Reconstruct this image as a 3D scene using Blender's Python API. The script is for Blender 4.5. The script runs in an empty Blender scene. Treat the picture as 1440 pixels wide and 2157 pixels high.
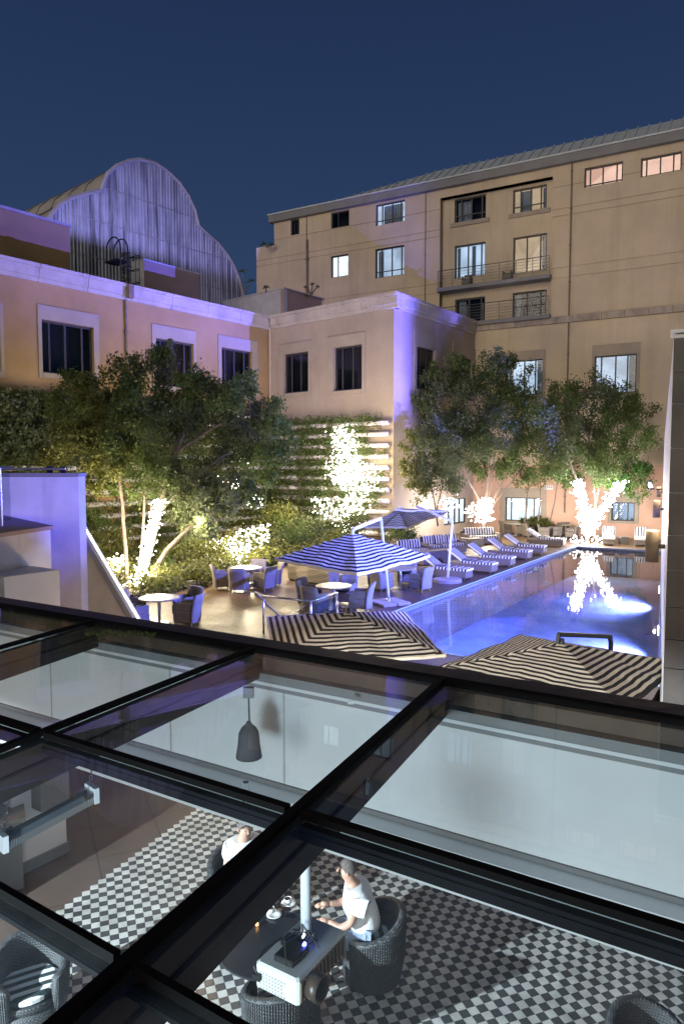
import bpy, bmesh, math, random
import numpy as np
from mathutils import Vector, Matrix
R = math.radians
random.seed(7); rng = np.random.default_rng(11)
SC = bpy.context.scene; COL = SC.collection

# ------------------------------------------------------------------ camera
F = 1480.0; CX = 720.0; CY = 1078.5; CAMZ = 4.4; PITCH = math.atan(98.5/F)
cam = bpy.data.cameras.new('camera'); camo = bpy.data.objects.new('camera', cam); COL.objects.link(camo)
cam.sensor_fit = 'HORIZONTAL'; cam.sensor_width = 36; cam.lens = 36*F/1440; cam.clip_end = 2000; cam.clip_start = .05
camo.location = (0, 0, CAMZ); camo.rotation_euler = (R(90)-PITCH, 0, 0); SC.camera = camo

# ------------------------------------------------------------------ night sky
W = bpy.data.worlds.new('World'); SC.world = W; W.use_nodes = True
nt = W.node_tree; nt.nodes.clear()
o_ = nt.nodes.new('ShaderNodeOutputWorld'); b_ = nt.nodes.new('ShaderNodeBackground')
tc = nt.nodes.new('ShaderNodeTexCoord'); sx = nt.nodes.new('ShaderNodeSeparateXYZ'); cr = nt.nodes.new('ShaderNodeValToRGB')
nt.links.new(tc.outputs['Generated'], sx.inputs[0]); nt.links.new(sx.outputs['Z'], cr.inputs[0])
cr.color_ramp.elements[0].position = 0.0; cr.color_ramp.elements[0].color = (.050, .096, .198, 1)
cr.color_ramp.elements[1].position = 0.62; cr.color_ramp.elements[1].color = (.0145, .032, .094, 1)
e = cr.color_ramp.elements.new(.30); e.color = (.029, .059, .142, 1)
# faint stars
vo = nt.nodes.new('ShaderNodeTexVoronoi'); vo.inputs['Scale'].default_value = 34
nt.links.new(tc.outputs['Generated'], vo.inputs['Vector'])
lt = nt.nodes.new('ShaderNodeMath'); lt.operation = 'LESS_THAN'; lt.inputs[1].default_value = .022
nt.links.new(vo.outputs['Distance'], lt.inputs[0])
sv = nt.nodes.new('ShaderNodeSeparateColor'); nt.links.new(vo.outputs['Color'], sv.inputs[0])
gt = nt.nodes.new('ShaderNodeMath'); gt.operation = 'GREATER_THAN'; gt.inputs[1].default_value = .82
nt.links.new(sv.outputs[0], gt.inputs[0])
mu = nt.nodes.new('ShaderNodeMath'); mu.operation = 'MULTIPLY'; nt.links.new(lt.outputs[0], mu.inputs[0]); nt.links.new(gt.outputs[0], mu.inputs[1])
mx = nt.nodes.new('ShaderNodeMix'); mx.data_type = 'RGBA'; mx.inputs['B'].default_value = (.22, .25, .3, 1)
nt.links.new(mu.outputs[0], mx.inputs['Factor']); nt.links.new(cr.outputs[0], mx.inputs['A'])
nt.links.new(mx.outputs['Result'], b_.inputs['Color']); b_.inputs['Strength'].default_value = .41
nt.links.new(b_.outputs[0], o_.inputs[0])

# glow of the city behind the photographer: one very soft, warm sun
sl = bpy.data.lights.new('city_glow', 'SUN'); so = bpy.data.objects.new('city_glow', sl); COL.objects.link(so)
sl.energy = .66; sl.angle = R(35); sl.color = (1, .87, .70)
so.rotation_euler = Vector((.44, .82, -.10)).to_track_quat('-Z', 'Y').to_euler()

SC.view_settings.view_transform = 'Standard'; SC.view_settings.look = 'None'
SC.view_settings.exposure = 1.0; SC.view_settings.gamma = 1.0; SC.view_settings.use_curve_mapping = False
SC.cycles.max_bounces = 6; SC.cycles.diffuse_bounces = 2; SC.cycles.glossy_bounces = 3; SC.cycles.transmission_bounces = 4
SC.cycles.transparent_max_bounces = 16; SC.cycles.sample_clamp_indirect = 3; SC.cycles.caustics_reflective = False; SC.cycles.caustics_refractive = False

# ------------------------------------------------------------------ survey helpers (image measurement -> metric position)
FW = Vector((0, math.cos(PITCH), -math.sin(PITCH))); UP = Vector((0, math.sin(PITCH), math.cos(PITCH))); CAM = Vector((0, 0, CAMZ))
def ray(x, y): return FW + Vector((1, 0, 0))*((x-CX)/F) + UP*((CY-y)/F)
def P(x, y, z=0.0):
    d = ray(x, y); return CAM + d*((z-CAMZ)/d.z)
def D(x, y, Y):
    d = ray(x, y); return CAM + d*(Y/d.y)

class Fr:                                        # a vertical facade: s along it, n out of it, z up
    def __init__(s, o, d):
        s.o = Vector((o[0], o[1], 0)); s.d = Vector((d[0], d[1], 0)).normalized()
        s.nn = Vector((s.d.y, -s.d.x, 0))
        if s.nn.dot(s.o) > 0: s.nn = -s.nn
    def pt(s, a, n, z): q = s.o + s.d*a + s.nn*n; return Vector((q.x, q.y, z))
    def px(s, x, y):
        r = ray(x, y); t = s.nn.dot(s.o-CAM)/s.nn.dot(r); q = CAM + r*t
        return (q-s.o).dot(s.d), q.z
    def back(s, n): return Fr(s.o - s.nn*n, s.d)

# ------------------------------------------------------------------ mesh builder
class MB:
    def __init__(s): s.v = []; s.f = []; s.m = []; s.cur = 0
    def add(s, vs, fs):
        k = len(s.v); s.v += [tuple(v) for v in vs]
        for f in fs: s.f.append(tuple(i+k for i in f)); s.m.append(s.cur)
        return s
    def hexa(s, c): return s.add(c, [(0,3,2,1),(4,5,6,7),(0,1,5,4),(1,2,6,5),(2,3,7,6),(3,0,4,7)])
    def box(s, x0, x1, y0, y1, z0, z1, M=None):
        c = [Vector(q) for q in ((x0,y0,z0),(x1,y0,z0),(x1,y1,z0),(x0,y1,z0),(x0,y0,z1),(x1,y0,z1),(x1,y1,z1),(x0,y1,z1))]
        if M is not None: c = [M @ q for q in c]
        return s.hexa(c)
    def bev(s, x0, x1, y0, y1, z0, z1, b=.02, M=None):      # box with chamfered top and bottom edges, rounded in plan
        vs = []; 
        def ring(i, z):
            return [(x0+i+b,y0+i,z),(x1-i-b,y0+i,z),(x1-i,y0+i+b,z),(x1-i,y1-i-b,z),(x1-i-b,y1-i,z),(x0+i+b,y1-i,z),(x0+i,y1-i-b,z),(x0+i,y0+i+b,z)]
        for i, z in ((b,z0),(0,z0+b),(0,z1-b),(b,z1)): vs += ring(i, z)
        if M is not None: vs = [M @ Vector(q) for q in vs]
        fs = [tuple(range(7,-1,-1)), tuple(range(24,32))]
        for r in range(3):
            for k in range(8): fs.append((r*8+k, r*8+(k+1)%8, r*8+8+(k+1)%8, r*8+8+k))
        return s.add(vs, fs)
    def fb(s, fr, a0, a1, n0, n1, z0, z1):
        return s.hexa([fr.pt(a0,n0,z0),fr.pt(a1,n0,z0),fr.pt(a1,n1,z0),fr.pt(a0,n1,z0),fr.pt(a0,n0,z1),fr.pt(a1,n0,z1),fr.pt(a1,n1,z1),fr.pt(a0,n1,z1)])
    def bar(s, p, q, w, h, up=(0,0,1)):
        p = Vector(p); q = Vector(q); d = (q-p).normalized(); up = Vector(up)
        if abs(d.dot(up)) > .98: up = Vector((1,0,0))
        a = d.cross(up).normalized()*(w/2); b = a.cross(d).normalized()*(h/2)
        return s.hexa([p-a-b, p+a-b, p+a+b, p-a+b, q-a-b, q+a-b, q+a+b, q-a+b])
    def path(s, pts, rad, n=8, cap=True):
        pts = [Vector(p) for p in pts]; m = len(pts)
        if not hasattr(rad, '__len__'): rad = [rad]*m
        vs = []; ref = None
        for i in range(m):
            d = (pts[min(i+1,m-1)]-pts[max(i-1,0)]).normalized()
            if ref is None: ref = Vector((0,0,1)) if abs(d.z) < .9 else Vector((1,0,0))
            a = d.cross(ref).normalized(); b = a.cross(d).normalized(); ref = b
            for k in range(n):
                t = 2*math.pi*k/n; vs.append(pts[i] + (a*math.cos(t)+b*math.sin(t))*rad[i])
        fs = [(i*n+k, i*n+(k+1)%n, (i+1)*n+(k+1)%n, (i+1)*n+k) for i in range(m-1) for k in range(n)]
        if cap: fs += [tuple(range(n-1,-1,-1)), tuple(range((m-1)*n, m*n))]
        return s.add(vs, fs)
    def lathe(s, prof, n=16, M=None, a0=0, a1=2*math.pi):
        full = abs(a1-a0-2*math.pi) < 1e-6; c = n if full else n+1; vs = []
        for r, z in prof:
            for k in range(c):
                t = a0+(a1-a0)*k/n; q = Vector((r*math.cos(t), r*math.sin(t), z)); vs.append(M @ q if M is not None else q)
        fs = []
        for i in range(len(prof)-1):
            for k in range(n):
                k2 = (k+1) % c
                fs.append((i*c+k, i*c+k2, (i+1)*c+k2, (i+1)*c+k))
        return s.add(vs, fs)
    def poly(s, pts, z0, z1):                               # prism on a plan polygon
        n = len(pts); vs = [(p[0],p[1],z0) for p in pts]+[(p[0],p[1],z1) for p in pts]
        return s.add(vs, [tuple(range(n-1,-1,-1)), tuple(range(n,2*n))]+[(k,(k+1)%n,n+(k+1)%n,n+k) for k in range(n)])
    def mesh(s, name, mats, smooth=False):
        me = bpy.data.meshes.new(name); me.from_pydata(s.v, [], s.f)
        mats = mats if isinstance(mats, (list, tuple)) else [mats]
        for m in mats: me.materials.append(m)
        if len(mats) > 1: me.polygons.foreach_set('material_index', s.m)
        bm = bmesh.new(); bm.from_mesh(me); bmesh.ops.recalc_face_normals(bm, faces=bm.faces); bm.to_mesh(me); bm.free()
        if smooth: me.polygons.foreach_set('use_smooth', [True]*len(me.polygons))
        me.update(); return me
    def build(s, name, mats, parent=None, smooth=False, kind=None):
        return link(name, s.mesh(name, mats, smooth), parent, kind)

def link(name, me, parent=None, kind=None):
    o = bpy.data.objects.new(name, me); COL.objects.link(o)
    if parent is not None: o.parent = parent
    if kind: o['kind'] = kind
    return o
def tag(o, label=None, cat=None, group=None, kind=None):
    for k, v in (('label', label), ('category', cat), ('group', group), ('kind', kind)):
        if v: o[k] = v
    return o
def thing(name, label, cat, loc=(0,0,0), rz=0, group=None):
    o = bpy.data.objects.new(name, None); COL.objects.link(o); o.empty_display_size = .2
    o.location = loc; o.rotation_euler = (0, 0, rz)
    return tag(o, label, cat, group)
def copy_tree(o, parent=None):
    c = o.copy(); COL.objects.link(c)
    if parent is not None: c.parent = parent
    for ch in list(o.children): copy_tree(ch, c)
    return c
class Proto:                                     # the first use hands out the thing itself, later ones copies
    def __init__(s, o): s.o = o; s.used = False
    def at(s, loc, rz, label, group=None):
        c = copy_tree(s.o) if s.used else s.o; s.used = True
        c.location = loc; c.rotation_euler = (0, 0, rz); c['label'] = label
        if group: c['group'] = group
        return c
def structure(name, mb, m): o = mb.build(name, m); o['kind'] = 'structure'; return o

# ------------------------------------------------------------------ materials
def newmat(name):
    m = bpy.data.materials.new(name); m.use_nodes = True; n = m.node_tree.nodes; n.clear()
    out = n.new('ShaderNodeOutputMaterial'); return m, m.node_tree, out
def nd(t, kind, **kw):
    n = t.nodes.new(kind)
    for k, v in kw.items():
        if k in n.inputs: n.inputs[k].default_value = v
        else: setattr(n, k, v)
    return n
def c4(c): return (c[0], c[1], c[2], 1)
def mat(name, col, rough=.6, var=.25, scale=3.0, bump=.0, bscale=30., metal=0., spec=.4, streak=0., streakcol=(.05,.045,.04), sscale=(3,3,.25), lo=.52, hi=.75, world=False):
    m, t, out = newmat(name); L = t.links.new
    p = nd(t, 'ShaderNodeBsdfPrincipled', Roughness=rough, Metallic=metal); p.inputs['Specular IOR Level'].default_value = spec
    tcn = nd(t, 'ShaderNodeTexCoord')
    n1 = nd(t, 'ShaderNodeTexNoise', Scale=scale, Detail=5.0, Roughness=.6); L(nd(t, 'ShaderNodeNewGeometry').outputs['Position'] if world else tcn.outputs['Object'], n1.inputs['Vector'])
    mp = nd(t, 'ShaderNodeMapRange'); mp.inputs['From Min'].default_value = .25; mp.inputs['From Max'].default_value = .75
    mp.inputs['To Min'].default_value = 1-var; mp.inputs['To Max'].default_value = 1+var; L(n1.outputs['Fac'], mp.inputs['Value'])
    mxn = nd(t, 'ShaderNodeMix', data_type='RGBA', blend_type='MULTIPLY'); mxn.inputs['Factor'].default_value = 1
    mxn.inputs['A'].default_value = c4(col); L(mp.outputs[0], mxn.inputs['B']); cur = mxn.outputs['Result']
    if streak > 0:
        ma = nd(t, 'ShaderNodeMapping'); ma.inputs['Scale'].default_value = sscale; L(tcn.outputs['Object'], ma.inputs['Vector'])
        n2 = nd(t, 'ShaderNodeTexNoise', Scale=1.0, Detail=6.0, Roughness=.65); L(ma.outputs[0], n2.inputs['Vector'])
        mr = nd(t, 'ShaderNodeMapRange'); mr.inputs['From Min'].default_value = lo; mr.inputs['From Max'].default_value = hi
        mr.inputs['To Max'].default_value = streak; L(n2.outputs['Fac'], mr.inputs['Value'])
        m2 = nd(t, 'ShaderNodeMix', data_type='RGBA'); L(mr.outputs[0], m2.inputs['Factor']); L(cur, m2.inputs['A']); m2.inputs['B'].default_value = c4(streakcol)
        cur = m2.outputs['Result']
    L(cur, p.inputs['Base Color'])
    if bump > 0:
        n3 = nd(t, 'ShaderNodeTexNoise', Scale=bscale, Detail=4.0); L(tcn.outputs['Object'], n3.inputs['Vector'])
        bp = nd(t, 'ShaderNodeBump', Strength=bump, Distance=.02); L(n3.outputs['Fac'], bp.inputs['Height']); L(bp.outputs[0], p.inputs['Normal'])
    L(p.outputs[0], out.inputs[0]); return m
def emit(name, col, s, var=0., scale=2.):
    m, t, out = newmat(name); L = t.links.new
    e = nd(t, 'ShaderNodeEmission', Color=c4(col), Strength=s)
    if var:
        tcn = nd(t, 'ShaderNodeTexCoord'); n1 = nd(t, 'ShaderNodeTexNoise', Scale=scale, Detail=3.0); L(tcn.outputs['Object'], n1.inputs['Vector'])
        mr = nd(t, 'ShaderNodeMapRange'); mr.inputs['From Min'].default_value = .35; mr.inputs['From Max'].default_value = .65
        mr.inputs['To Min'].default_value = s*(1-var); mr.inputs['To Max'].default_value = s*(1+var*.4); L(n1.outputs['Fac'], mr.inputs['Value']); L(mr.outputs[0], e.inputs['Strength'])
    L(e.outputs[0], out.inputs[0]); return m
def glass(name, tint=(.9,.94,.95), rough=.0, ior=1.5, refl=1.0):
    m, t, out = newmat(name); L = t.links.new
    tr = nd(t, 'ShaderNodeBsdfTransparent', Color=c4(tint)); gl = nd(t, 'ShaderNodeBsdfGlossy', Roughness=rough)
    fr = nd(t, 'ShaderNodeFresnel', IOR=ior); ms = nd(t, 'ShaderNodeMixShader'); ge = nd(t, 'ShaderNodeNewGeometry')
    mm = nd(t, 'ShaderNodeMath', operation='MULTIPLY'); mm.inputs[1].default_value = refl; L(fr.outputs[0], mm.inputs[0])
    bf = nd(t, 'ShaderNodeMath', operation='SUBTRACT'); bf.inputs[0].default_value = 1; L(ge.outputs['Backfacing'], bf.inputs[1])     # the sheet reflects once, at its outer face
    m3 = nd(t, 'ShaderNodeMath', operation='MULTIPLY'); L(mm.outputs[0], m3.inputs[0]); L(bf.outputs[0], m3.inputs[1]); L(m3.outputs[0], ms.inputs[0])
    L(tr.outputs[0], ms.inputs[1]); L(gl.outputs[0], ms.inputs[2]); L(ms.outputs[0], out.inputs[0]); return m
def leafmat(name, c1, c2, trans=.35):
    m, t, out = newmat(name); L = t.links.new
    g = nd(t, 'ShaderNodeTexCoord'); n1 = nd(t, 'ShaderNodeTexNoise', Scale=7.0, Detail=6.0, Roughness=.8); L(g.outputs['Object'], n1.inputs['Vector'])
    r = nd(t, 'ShaderNodeMapRange'); r.inputs['From Min'].default_value = .35; r.inputs['From Max'].default_value = .65; L(n1.outputs['Fac'], r.inputs['Value'])
    mxn = nd(t, 'ShaderNodeMix', data_type='RGBA'); mxn.inputs['A'].default_value = c4(c1); mxn.inputs['B'].default_value = c4(c2); L(r.outputs[0], mxn.inputs['Factor'])
    p = nd(t, 'ShaderNodeBsdfPrincipled', Roughness=.5); p.inputs['Specular IOR Level'].default_value = .25; L(mxn.outputs['Result'], p.inputs['Base Color'])
    tl = nd(t, 'ShaderNodeBsdfTranslucent'); L(mxn.outputs['Result'], tl.inputs['Color'])
    ms = nd(t, 'ShaderNodeMixShader'); ms.inputs[0].default_value = trans; L(p.outputs[0], ms.inputs[1]); L(tl.outputs[0], ms.inputs[2])
    L(ms.outputs[0], out.inputs[0]); return m
def stripes(name, c1, c2, period, axis='Y', rough=.8, duty=.5, bump=0.):
    """woven stripes in the object's own space; axis X/Y/Z or SQ (parallel to the nearest edge of a square cloth)"""
    m, t, out = newmat(name); L = t.links.new
    g = nd(t, 'ShaderNodeTexCoord'); s = nd(t, 'ShaderNodeSeparateXYZ'); L(g.outputs['Object'], s.inputs[0])
    if axis == 'SQ':
        ax = nd(t, 'ShaderNodeMath', operation='ABSOLUTE'); ay = nd(t, 'ShaderNodeMath', operation='ABSOLUTE'); mm = nd(t, 'ShaderNodeMath', operation='MAXIMUM')
        L(s.outputs[0], ax.inputs[0]); L(s.outputs[1], ay.inputs[0]); L(ax.outputs[0], mm.inputs[0]); L(ay.outputs[0], mm.inputs[1]); v = mm.outputs[0]
    else: v = s.outputs['XYZ'.index(axis)]
    dv = nd(t, 'ShaderNodeMath', operation='DIVIDE'); dv.inputs[1].default_value = period; L(v, dv.inputs[0])
    ad = nd(t, 'ShaderNodeMath', operation='ADD'); ad.inputs[1].default_value = 100.25; L(dv.outputs[0], ad.inputs[0])
    fr = nd(t, 'ShaderNodeMath', operation='FRACT'); L(ad.outputs[0], fr.inputs[0])
    lt = nd(t, 'ShaderNodeMath', operation='LESS_THAN'); lt.inputs[1].default_value = duty; L(fr.outputs[0], lt.inputs[0])
    n1 = nd(t, 'ShaderNodeTexNoise', Scale=4.0, Detail=4.0); L(g.outputs['Object'], n1.inputs['Vector'])
    mp = nd(t, 'ShaderNodeMapRange'); mp.inputs['To Min'].default_value = .75; mp.inputs['To Max'].default_value = 1.2; L(n1.outputs['Fac'], mp.inputs['Value'])
    mxn = nd(t, 'ShaderNodeMix', data_type='RGBA'); mxn.inputs['A'].default_value = c4(c1); mxn.inputs['B'].default_value = c4(c2); L(lt.outputs[0], mxn.inputs['Factor'])
    m2 = nd(t, 'ShaderNodeMix', data_type='RGBA', blend_type='MULTIPLY'); m2.inputs['Factor'].default_value = 1; L(mxn.outputs['Result'], m2.inputs['A']); L(mp.outputs[0], m2.inputs['B'])
    p = nd(t, 'ShaderNodeBsdfPrincipled', Roughness=rough); p.inputs['Specular IOR Level'].default_value = .2
    L(m2.outputs['Result'], p.inputs['Base Color']); L(p.outputs[0], out.inputs[0])
    if bump:
        n3 = nd(t, 'ShaderNodeTexNoise', Scale=9.0, Detail=3.0); L(g.outputs['Object'], n3.inputs['Vector'])
        bp = nd(t, 'ShaderNodeBump', Strength=bump, Distance=.05); L(n3.outputs['Fac'], bp.inputs['Height']); L(bp.outputs[0], p.inputs['Normal'])
    return m
def wicker(name, col, s=70., rough=.55):
    m, t, out = newmat(name); L = t.links.new
    g = nd(t, 'ShaderNodeTexCoord'); p = nd(t, 'ShaderNodeBsdfPrincipled', Roughness=rough)
    ws = []
    for dr in ('Z', 'DIAGONAL'):
        w = nd(t, 'ShaderNodeTexWave', Scale=s/6.28 if dr == 'Z' else s/4., Distortion=.6); w.bands_direction = dr; L(g.outputs['Object'], w.inputs['Vector']); ws.append(w)
    mm = nd(t, 'ShaderNodeMath', operation='MULTIPLY'); L(ws[0].outputs['Fac'], mm.inputs[0]); L(ws[1].outputs['Fac'], mm.inputs[1])
    mp = nd(t, 'ShaderNodeMapRange'); mp.inputs['To Min'].default_value = .55; mp.inputs['To Max'].default_value = 1.5; L(mm.outputs[0], mp.inputs['Value'])
    mxn = nd(t, 'ShaderNodeMix', data_type='RGBA', blend_type='MULTIPLY'); mxn.inputs['Factor'].default_value = 1; mxn.inputs['A'].default_value = c4(col); L(mp.outputs[0], mxn.inputs['B'])
    L(mxn.outputs['Result'], p.inputs['Base Color'])
    bp = nd(t, 'ShaderNodeBump', Strength=.6, Distance=.01); L(mm.outputs[0], bp.inputs['Height']); L(bp.outputs[0], p.inputs['Normal'])
    L(p.outputs[0], out.inputs[0]); return m

M_ = {}
M_['stucco'] = mat('stucco_beige', (.54,.435,.295), .85, .13, .5, .25, 12, streak=.38, streakcol=(.29,.23,.165), sscale=(1.3,1.3,.09), lo=.5, hi=.75)
M_['stucco_y'] = mat('stucco_ochre', (.35,.225,.095), .85, .2, .5, .25, 12, streak=.4, streakcol=(.34,.25,.17), sscale=(.9,.9,.12), lo=.5, hi=.8)
M_['stucco_c'] = mat('stucco_grey_beige', (.36,.29,.22), .85, .16, .5, .25, 12, streak=.35, streakcol=(.25,.2,.16), sscale=(.9,.9,.10), lo=.5, hi=.8)
M_['surround'] = mat('window_surround_plaster', (.345,.285,.215), .8, .14, .8, .15, 14)
M_['cornice'] = mat('cornice_plaster', (.42,.37,.31), .8, .2, .8, .2, 12, streak=.6, streakcol=(.12,.10,.085), sscale=(1.6,1.6,.6), lo=.55, hi=.8)
M_['course'] = mat('weathered_ledge', (.40,.33,.26), .9, .3, .9, .3, 9, streak=.8, streakcol=(.10,.085,.07), sscale=(1.2,1.2,.5), lo=.45, hi=.75)
M_['pinkwall'] = mat('stucco_terracotta', (.58,.36,.25), .85, .15, .4, .2, 12)
M_['frame'] = mat('dark_window_frame', (.045,.043,.042), .45, .2, 4)
M_['pane'] = glass('window_pane', (.82,.86,.88), .0, 1.5)
M_['dark'] = mat('dark_room', (.012,.012,.014), .9, .3, 1)
M_['curtain'] = mat('grey_curtain', (.42,.43,.46), .9, .3, 3, .3, 12)
M_['lit_cool'] = emit('lit_room_cool', (.66,.79,1.0), .55, .40, .7)
M_['lit_white'] = emit('lit_room_white', (.86,.93,1.0), 1.0, .35, .8)
M_['lit_peach'] = emit('lit_room_peach', (1.0,.56,.42), .60, .18, .8)
M_['lit_cream'] = emit('lit_room_cream', (1.0,.70,.45), .38, .3, .8)
M_['rail'] = mat('grey_railing_steel', (.11,.11,.115), .4, .1, 5, metal=.6)
M_['roofmetal'] = mat('standing_seam_roof', (.46,.49,.48), .55, .12, 1.0)
M_['fascia'] = mat('grey_fascia', (.20,.195,.19), .7, .15, 1.)
M_['pipe'] = mat('rusty_downpipe', (.20,.15,.10), .7, .4, 3)
M_['steel'] = mat('brushed_steel', (.6,.6,.6), .28, .1, 5, metal=1.)
M_['black'] = mat('black_paint', (.018,.017,.016), .5, .2, 4)
M_['conc'] = mat('pale_concrete', (.50,.48,.44), .85, .2, 1., .2, 9, streak=.3, streakcol=(.2,.18,.15))
M_['brownbox'] = mat('brown_render', (.36,.265,.19), .85, .12, .7, .15, 9)
M_['corr'] = mat('weathered_corrugated_sheet', (.47,.46,.43), .75, .22, .6, .1, 9, streak=.80, streakcol=(.07,.065,.07), sscale=(2.6,2.6,.13), lo=.46, hi=.63)
M_['barrel'] = mat('barrel_roof_sheet', (.40,.36,.31), .7, .2, .5, metal=.1)
M_['leaf'] = leafmat('leaf_green', (.058,.092,.026), (.165,.215,.062))
M_['leaf_d'] = leafmat('leaf_dark', (.060,.082,.038), (.165,.190,.085))
M_['leaf_y'] = leafmat('leaf_olive', (.080,.095,.022), (.190,.195,.055))
M_['leaf_g'] = leafmat('leaf_bright', (.04,.11,.02), (.10,.20,.04))
M_['bark'] = mat('grey_bark', (.16,.125,.10), .9, .4, 9, .6, 30)
M_['tube'] = mat('planter_tube', (.68,.62,.58), .5, .15, 2)
M_['post'] = mat('planter_post', (.42,.28,.22), .7, .2, 2)
M_['bulb'] = emit('fairy_bulb', (1.0,.95,.86), 16.)
M_['bulbw'] = emit('fairy_bulb_cool', (.97,.96,1.0), 16.)
M_['wick'] = wicker('grey_brown_wicker', (.20,.165,.13))
M_['wickg'] = wicker('charcoal_wicker', (.055,.058,.062))
M_['cover'] = stripes('ribbed_slipcover', (.30,.27,.24), (.22,.20,.18), .06, 'Y', .85, .5, .3)
M_['woven'] = wicker('pale_woven_panel', (.34,.29,.22), 40)
M_['str'] = stripes('navy_white_canvas', (.78,.75,.70), (.022,.022,.030), .125, 'SQ', .85)
M_['strb'] = stripes('faded_beige_canvas', (.50,.44,.34), (.14,.12,.10), .125, 'SQ', .85)
M_['render'] = mat('rough_grey_render', (.58,.56,.53), .9, .16, 1.2, .5, 40, streak=.4, streakcol=(.30,.28,.26), sscale=(2,2,.4))
M_['str2'] = stripes('navy_white_canvas_near', (.80,.68,.50), (.034,.028,.026), .125, 'SQ', .85, bump=.25)
M_['strl'] = stripes('lounger_stripe', (.80,.78,.74), (.025,.026,.034), .14, 'Y', .85, .5, .25)
M_['strlx'] = stripes('lounger_seat_stripe', (.80,.78,.74), (.025,.026,.034), .14, 'X', .85, .5, .25)
M_['strx'] = stripes('sofa_stripe', (.78,.74,.66), (.03,.028,.03), .16, 'X', .85, .5, .25)
M_['stri'] = stripes('cushion_stripe', (.78,.80,.80), (.030,.045,.050), .115, 'X', .85, .5, .2)
M_['white'] = mat('white_paint', (.78,.78,.77), .5, .06, 2)
M_['towel'] = mat('grey_towel', (.36,.34,.32), .95, .25, 6, .4, 40)
M_['tabletop'] = mat('mottled_table_top', (.40,.36,.24), .35, .3, 14)
M_['darkwood'] = mat('dark_timber', (.075,.050,.036), .35, .35, 5, .15, 20)
M_['stone'] = mat('grey_stone_panel', (.135,.122,.112), .8, .25, 1.6, .35, 10, streak=.3, streakcol=(.12,.11,.10), sscale=(.6,.6,5))
M_['slab'] = mat('concrete_slab', (.36,.32,.28), .9, .2, 4, .3, 20)
M_['earth'] = mat('dark_soil', (.035,.025,.018), .95, .4, 3, .5, 12)
M_['ground'] = mat('city_ground', (.06,.058,.055), .9, .3, .2)
M_['gutter'] = mat('dark_brown_gutter', (.095,.060,.038), .6, .35, 3, .2, 14, streak=.4, streakcol=(.09,.07,.05), sscale=(3,3,3))
M_['rafter'] = mat('bronze_rafter', (.034,.025,.019), .65, .3, 3, .1, 20, spec=.2)
M_['gasket'] = mat('black_gasket', (.006,.005,.0045), .9, .2, 9, spec=.1)
def milky_glass(name):  # clear pane with a faint, uneven milky film mixed in
    m = glass(name, (.88,.93,.94), .004, 1.5, .65); t = m.node_tree; L = t.links.new; out = [n for n in t.nodes if n.type == 'OUTPUT_MATERIAL'][0]; base = out.inputs[0].links[0].from_socket
    g = nd(t, 'ShaderNodeTexCoord'); n1 = nd(t, 'ShaderNodeTexNoise', Scale=2.2, Detail=8.0, Roughness=.7); L(g.outputs['Object'], n1.inputs['Vector'])
    mr = nd(t, 'ShaderNodeMapRange'); mr.inputs['From Min'].default_value = .35; mr.inputs['From Max'].default_value = .75; mr.inputs['To Min'].default_value = .004; mr.inputs['To Max'].default_value = .035; L(n1.outputs['Fac'], mr.inputs['Value'])
    d = nd(t, 'ShaderNodeBsdfDiffuse', Color=(.75,.78,.78,1)); tl = nd(t, 'ShaderNodeBsdfTranslucent', Color=(.75,.78,.78,1)); ad = nd(t, 'ShaderNodeMixShader'); ad.inputs[0].default_value = .6
    L(d.outputs[0], ad.inputs[1]); L(tl.outputs[0], ad.inputs[2]); ms = nd(t, 'ShaderNodeMixShader'); L(mr.outputs[0], ms.inputs[0]); L(base, ms.inputs[1]); L(ad.outputs[0], ms.inputs[2]); L(ms.outputs[0], out.inputs[0]); return m
M_['sky_pane'] = milky_glass('skylight_pane')
M_['midgrey'] = mat('mid_grey', (.24,.25,.25), .6, .15, 2)
M_['led'] = emit('blue_led', (.22,.34,1.0), 1.7)
M_['lampwarm'] = emit('lamp_glow', (1.0,.82,.55), 18.)
M_['shade'] = mat('lamp_shadow_grey', (.115,.105,.105), .8, .12, 3)

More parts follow.
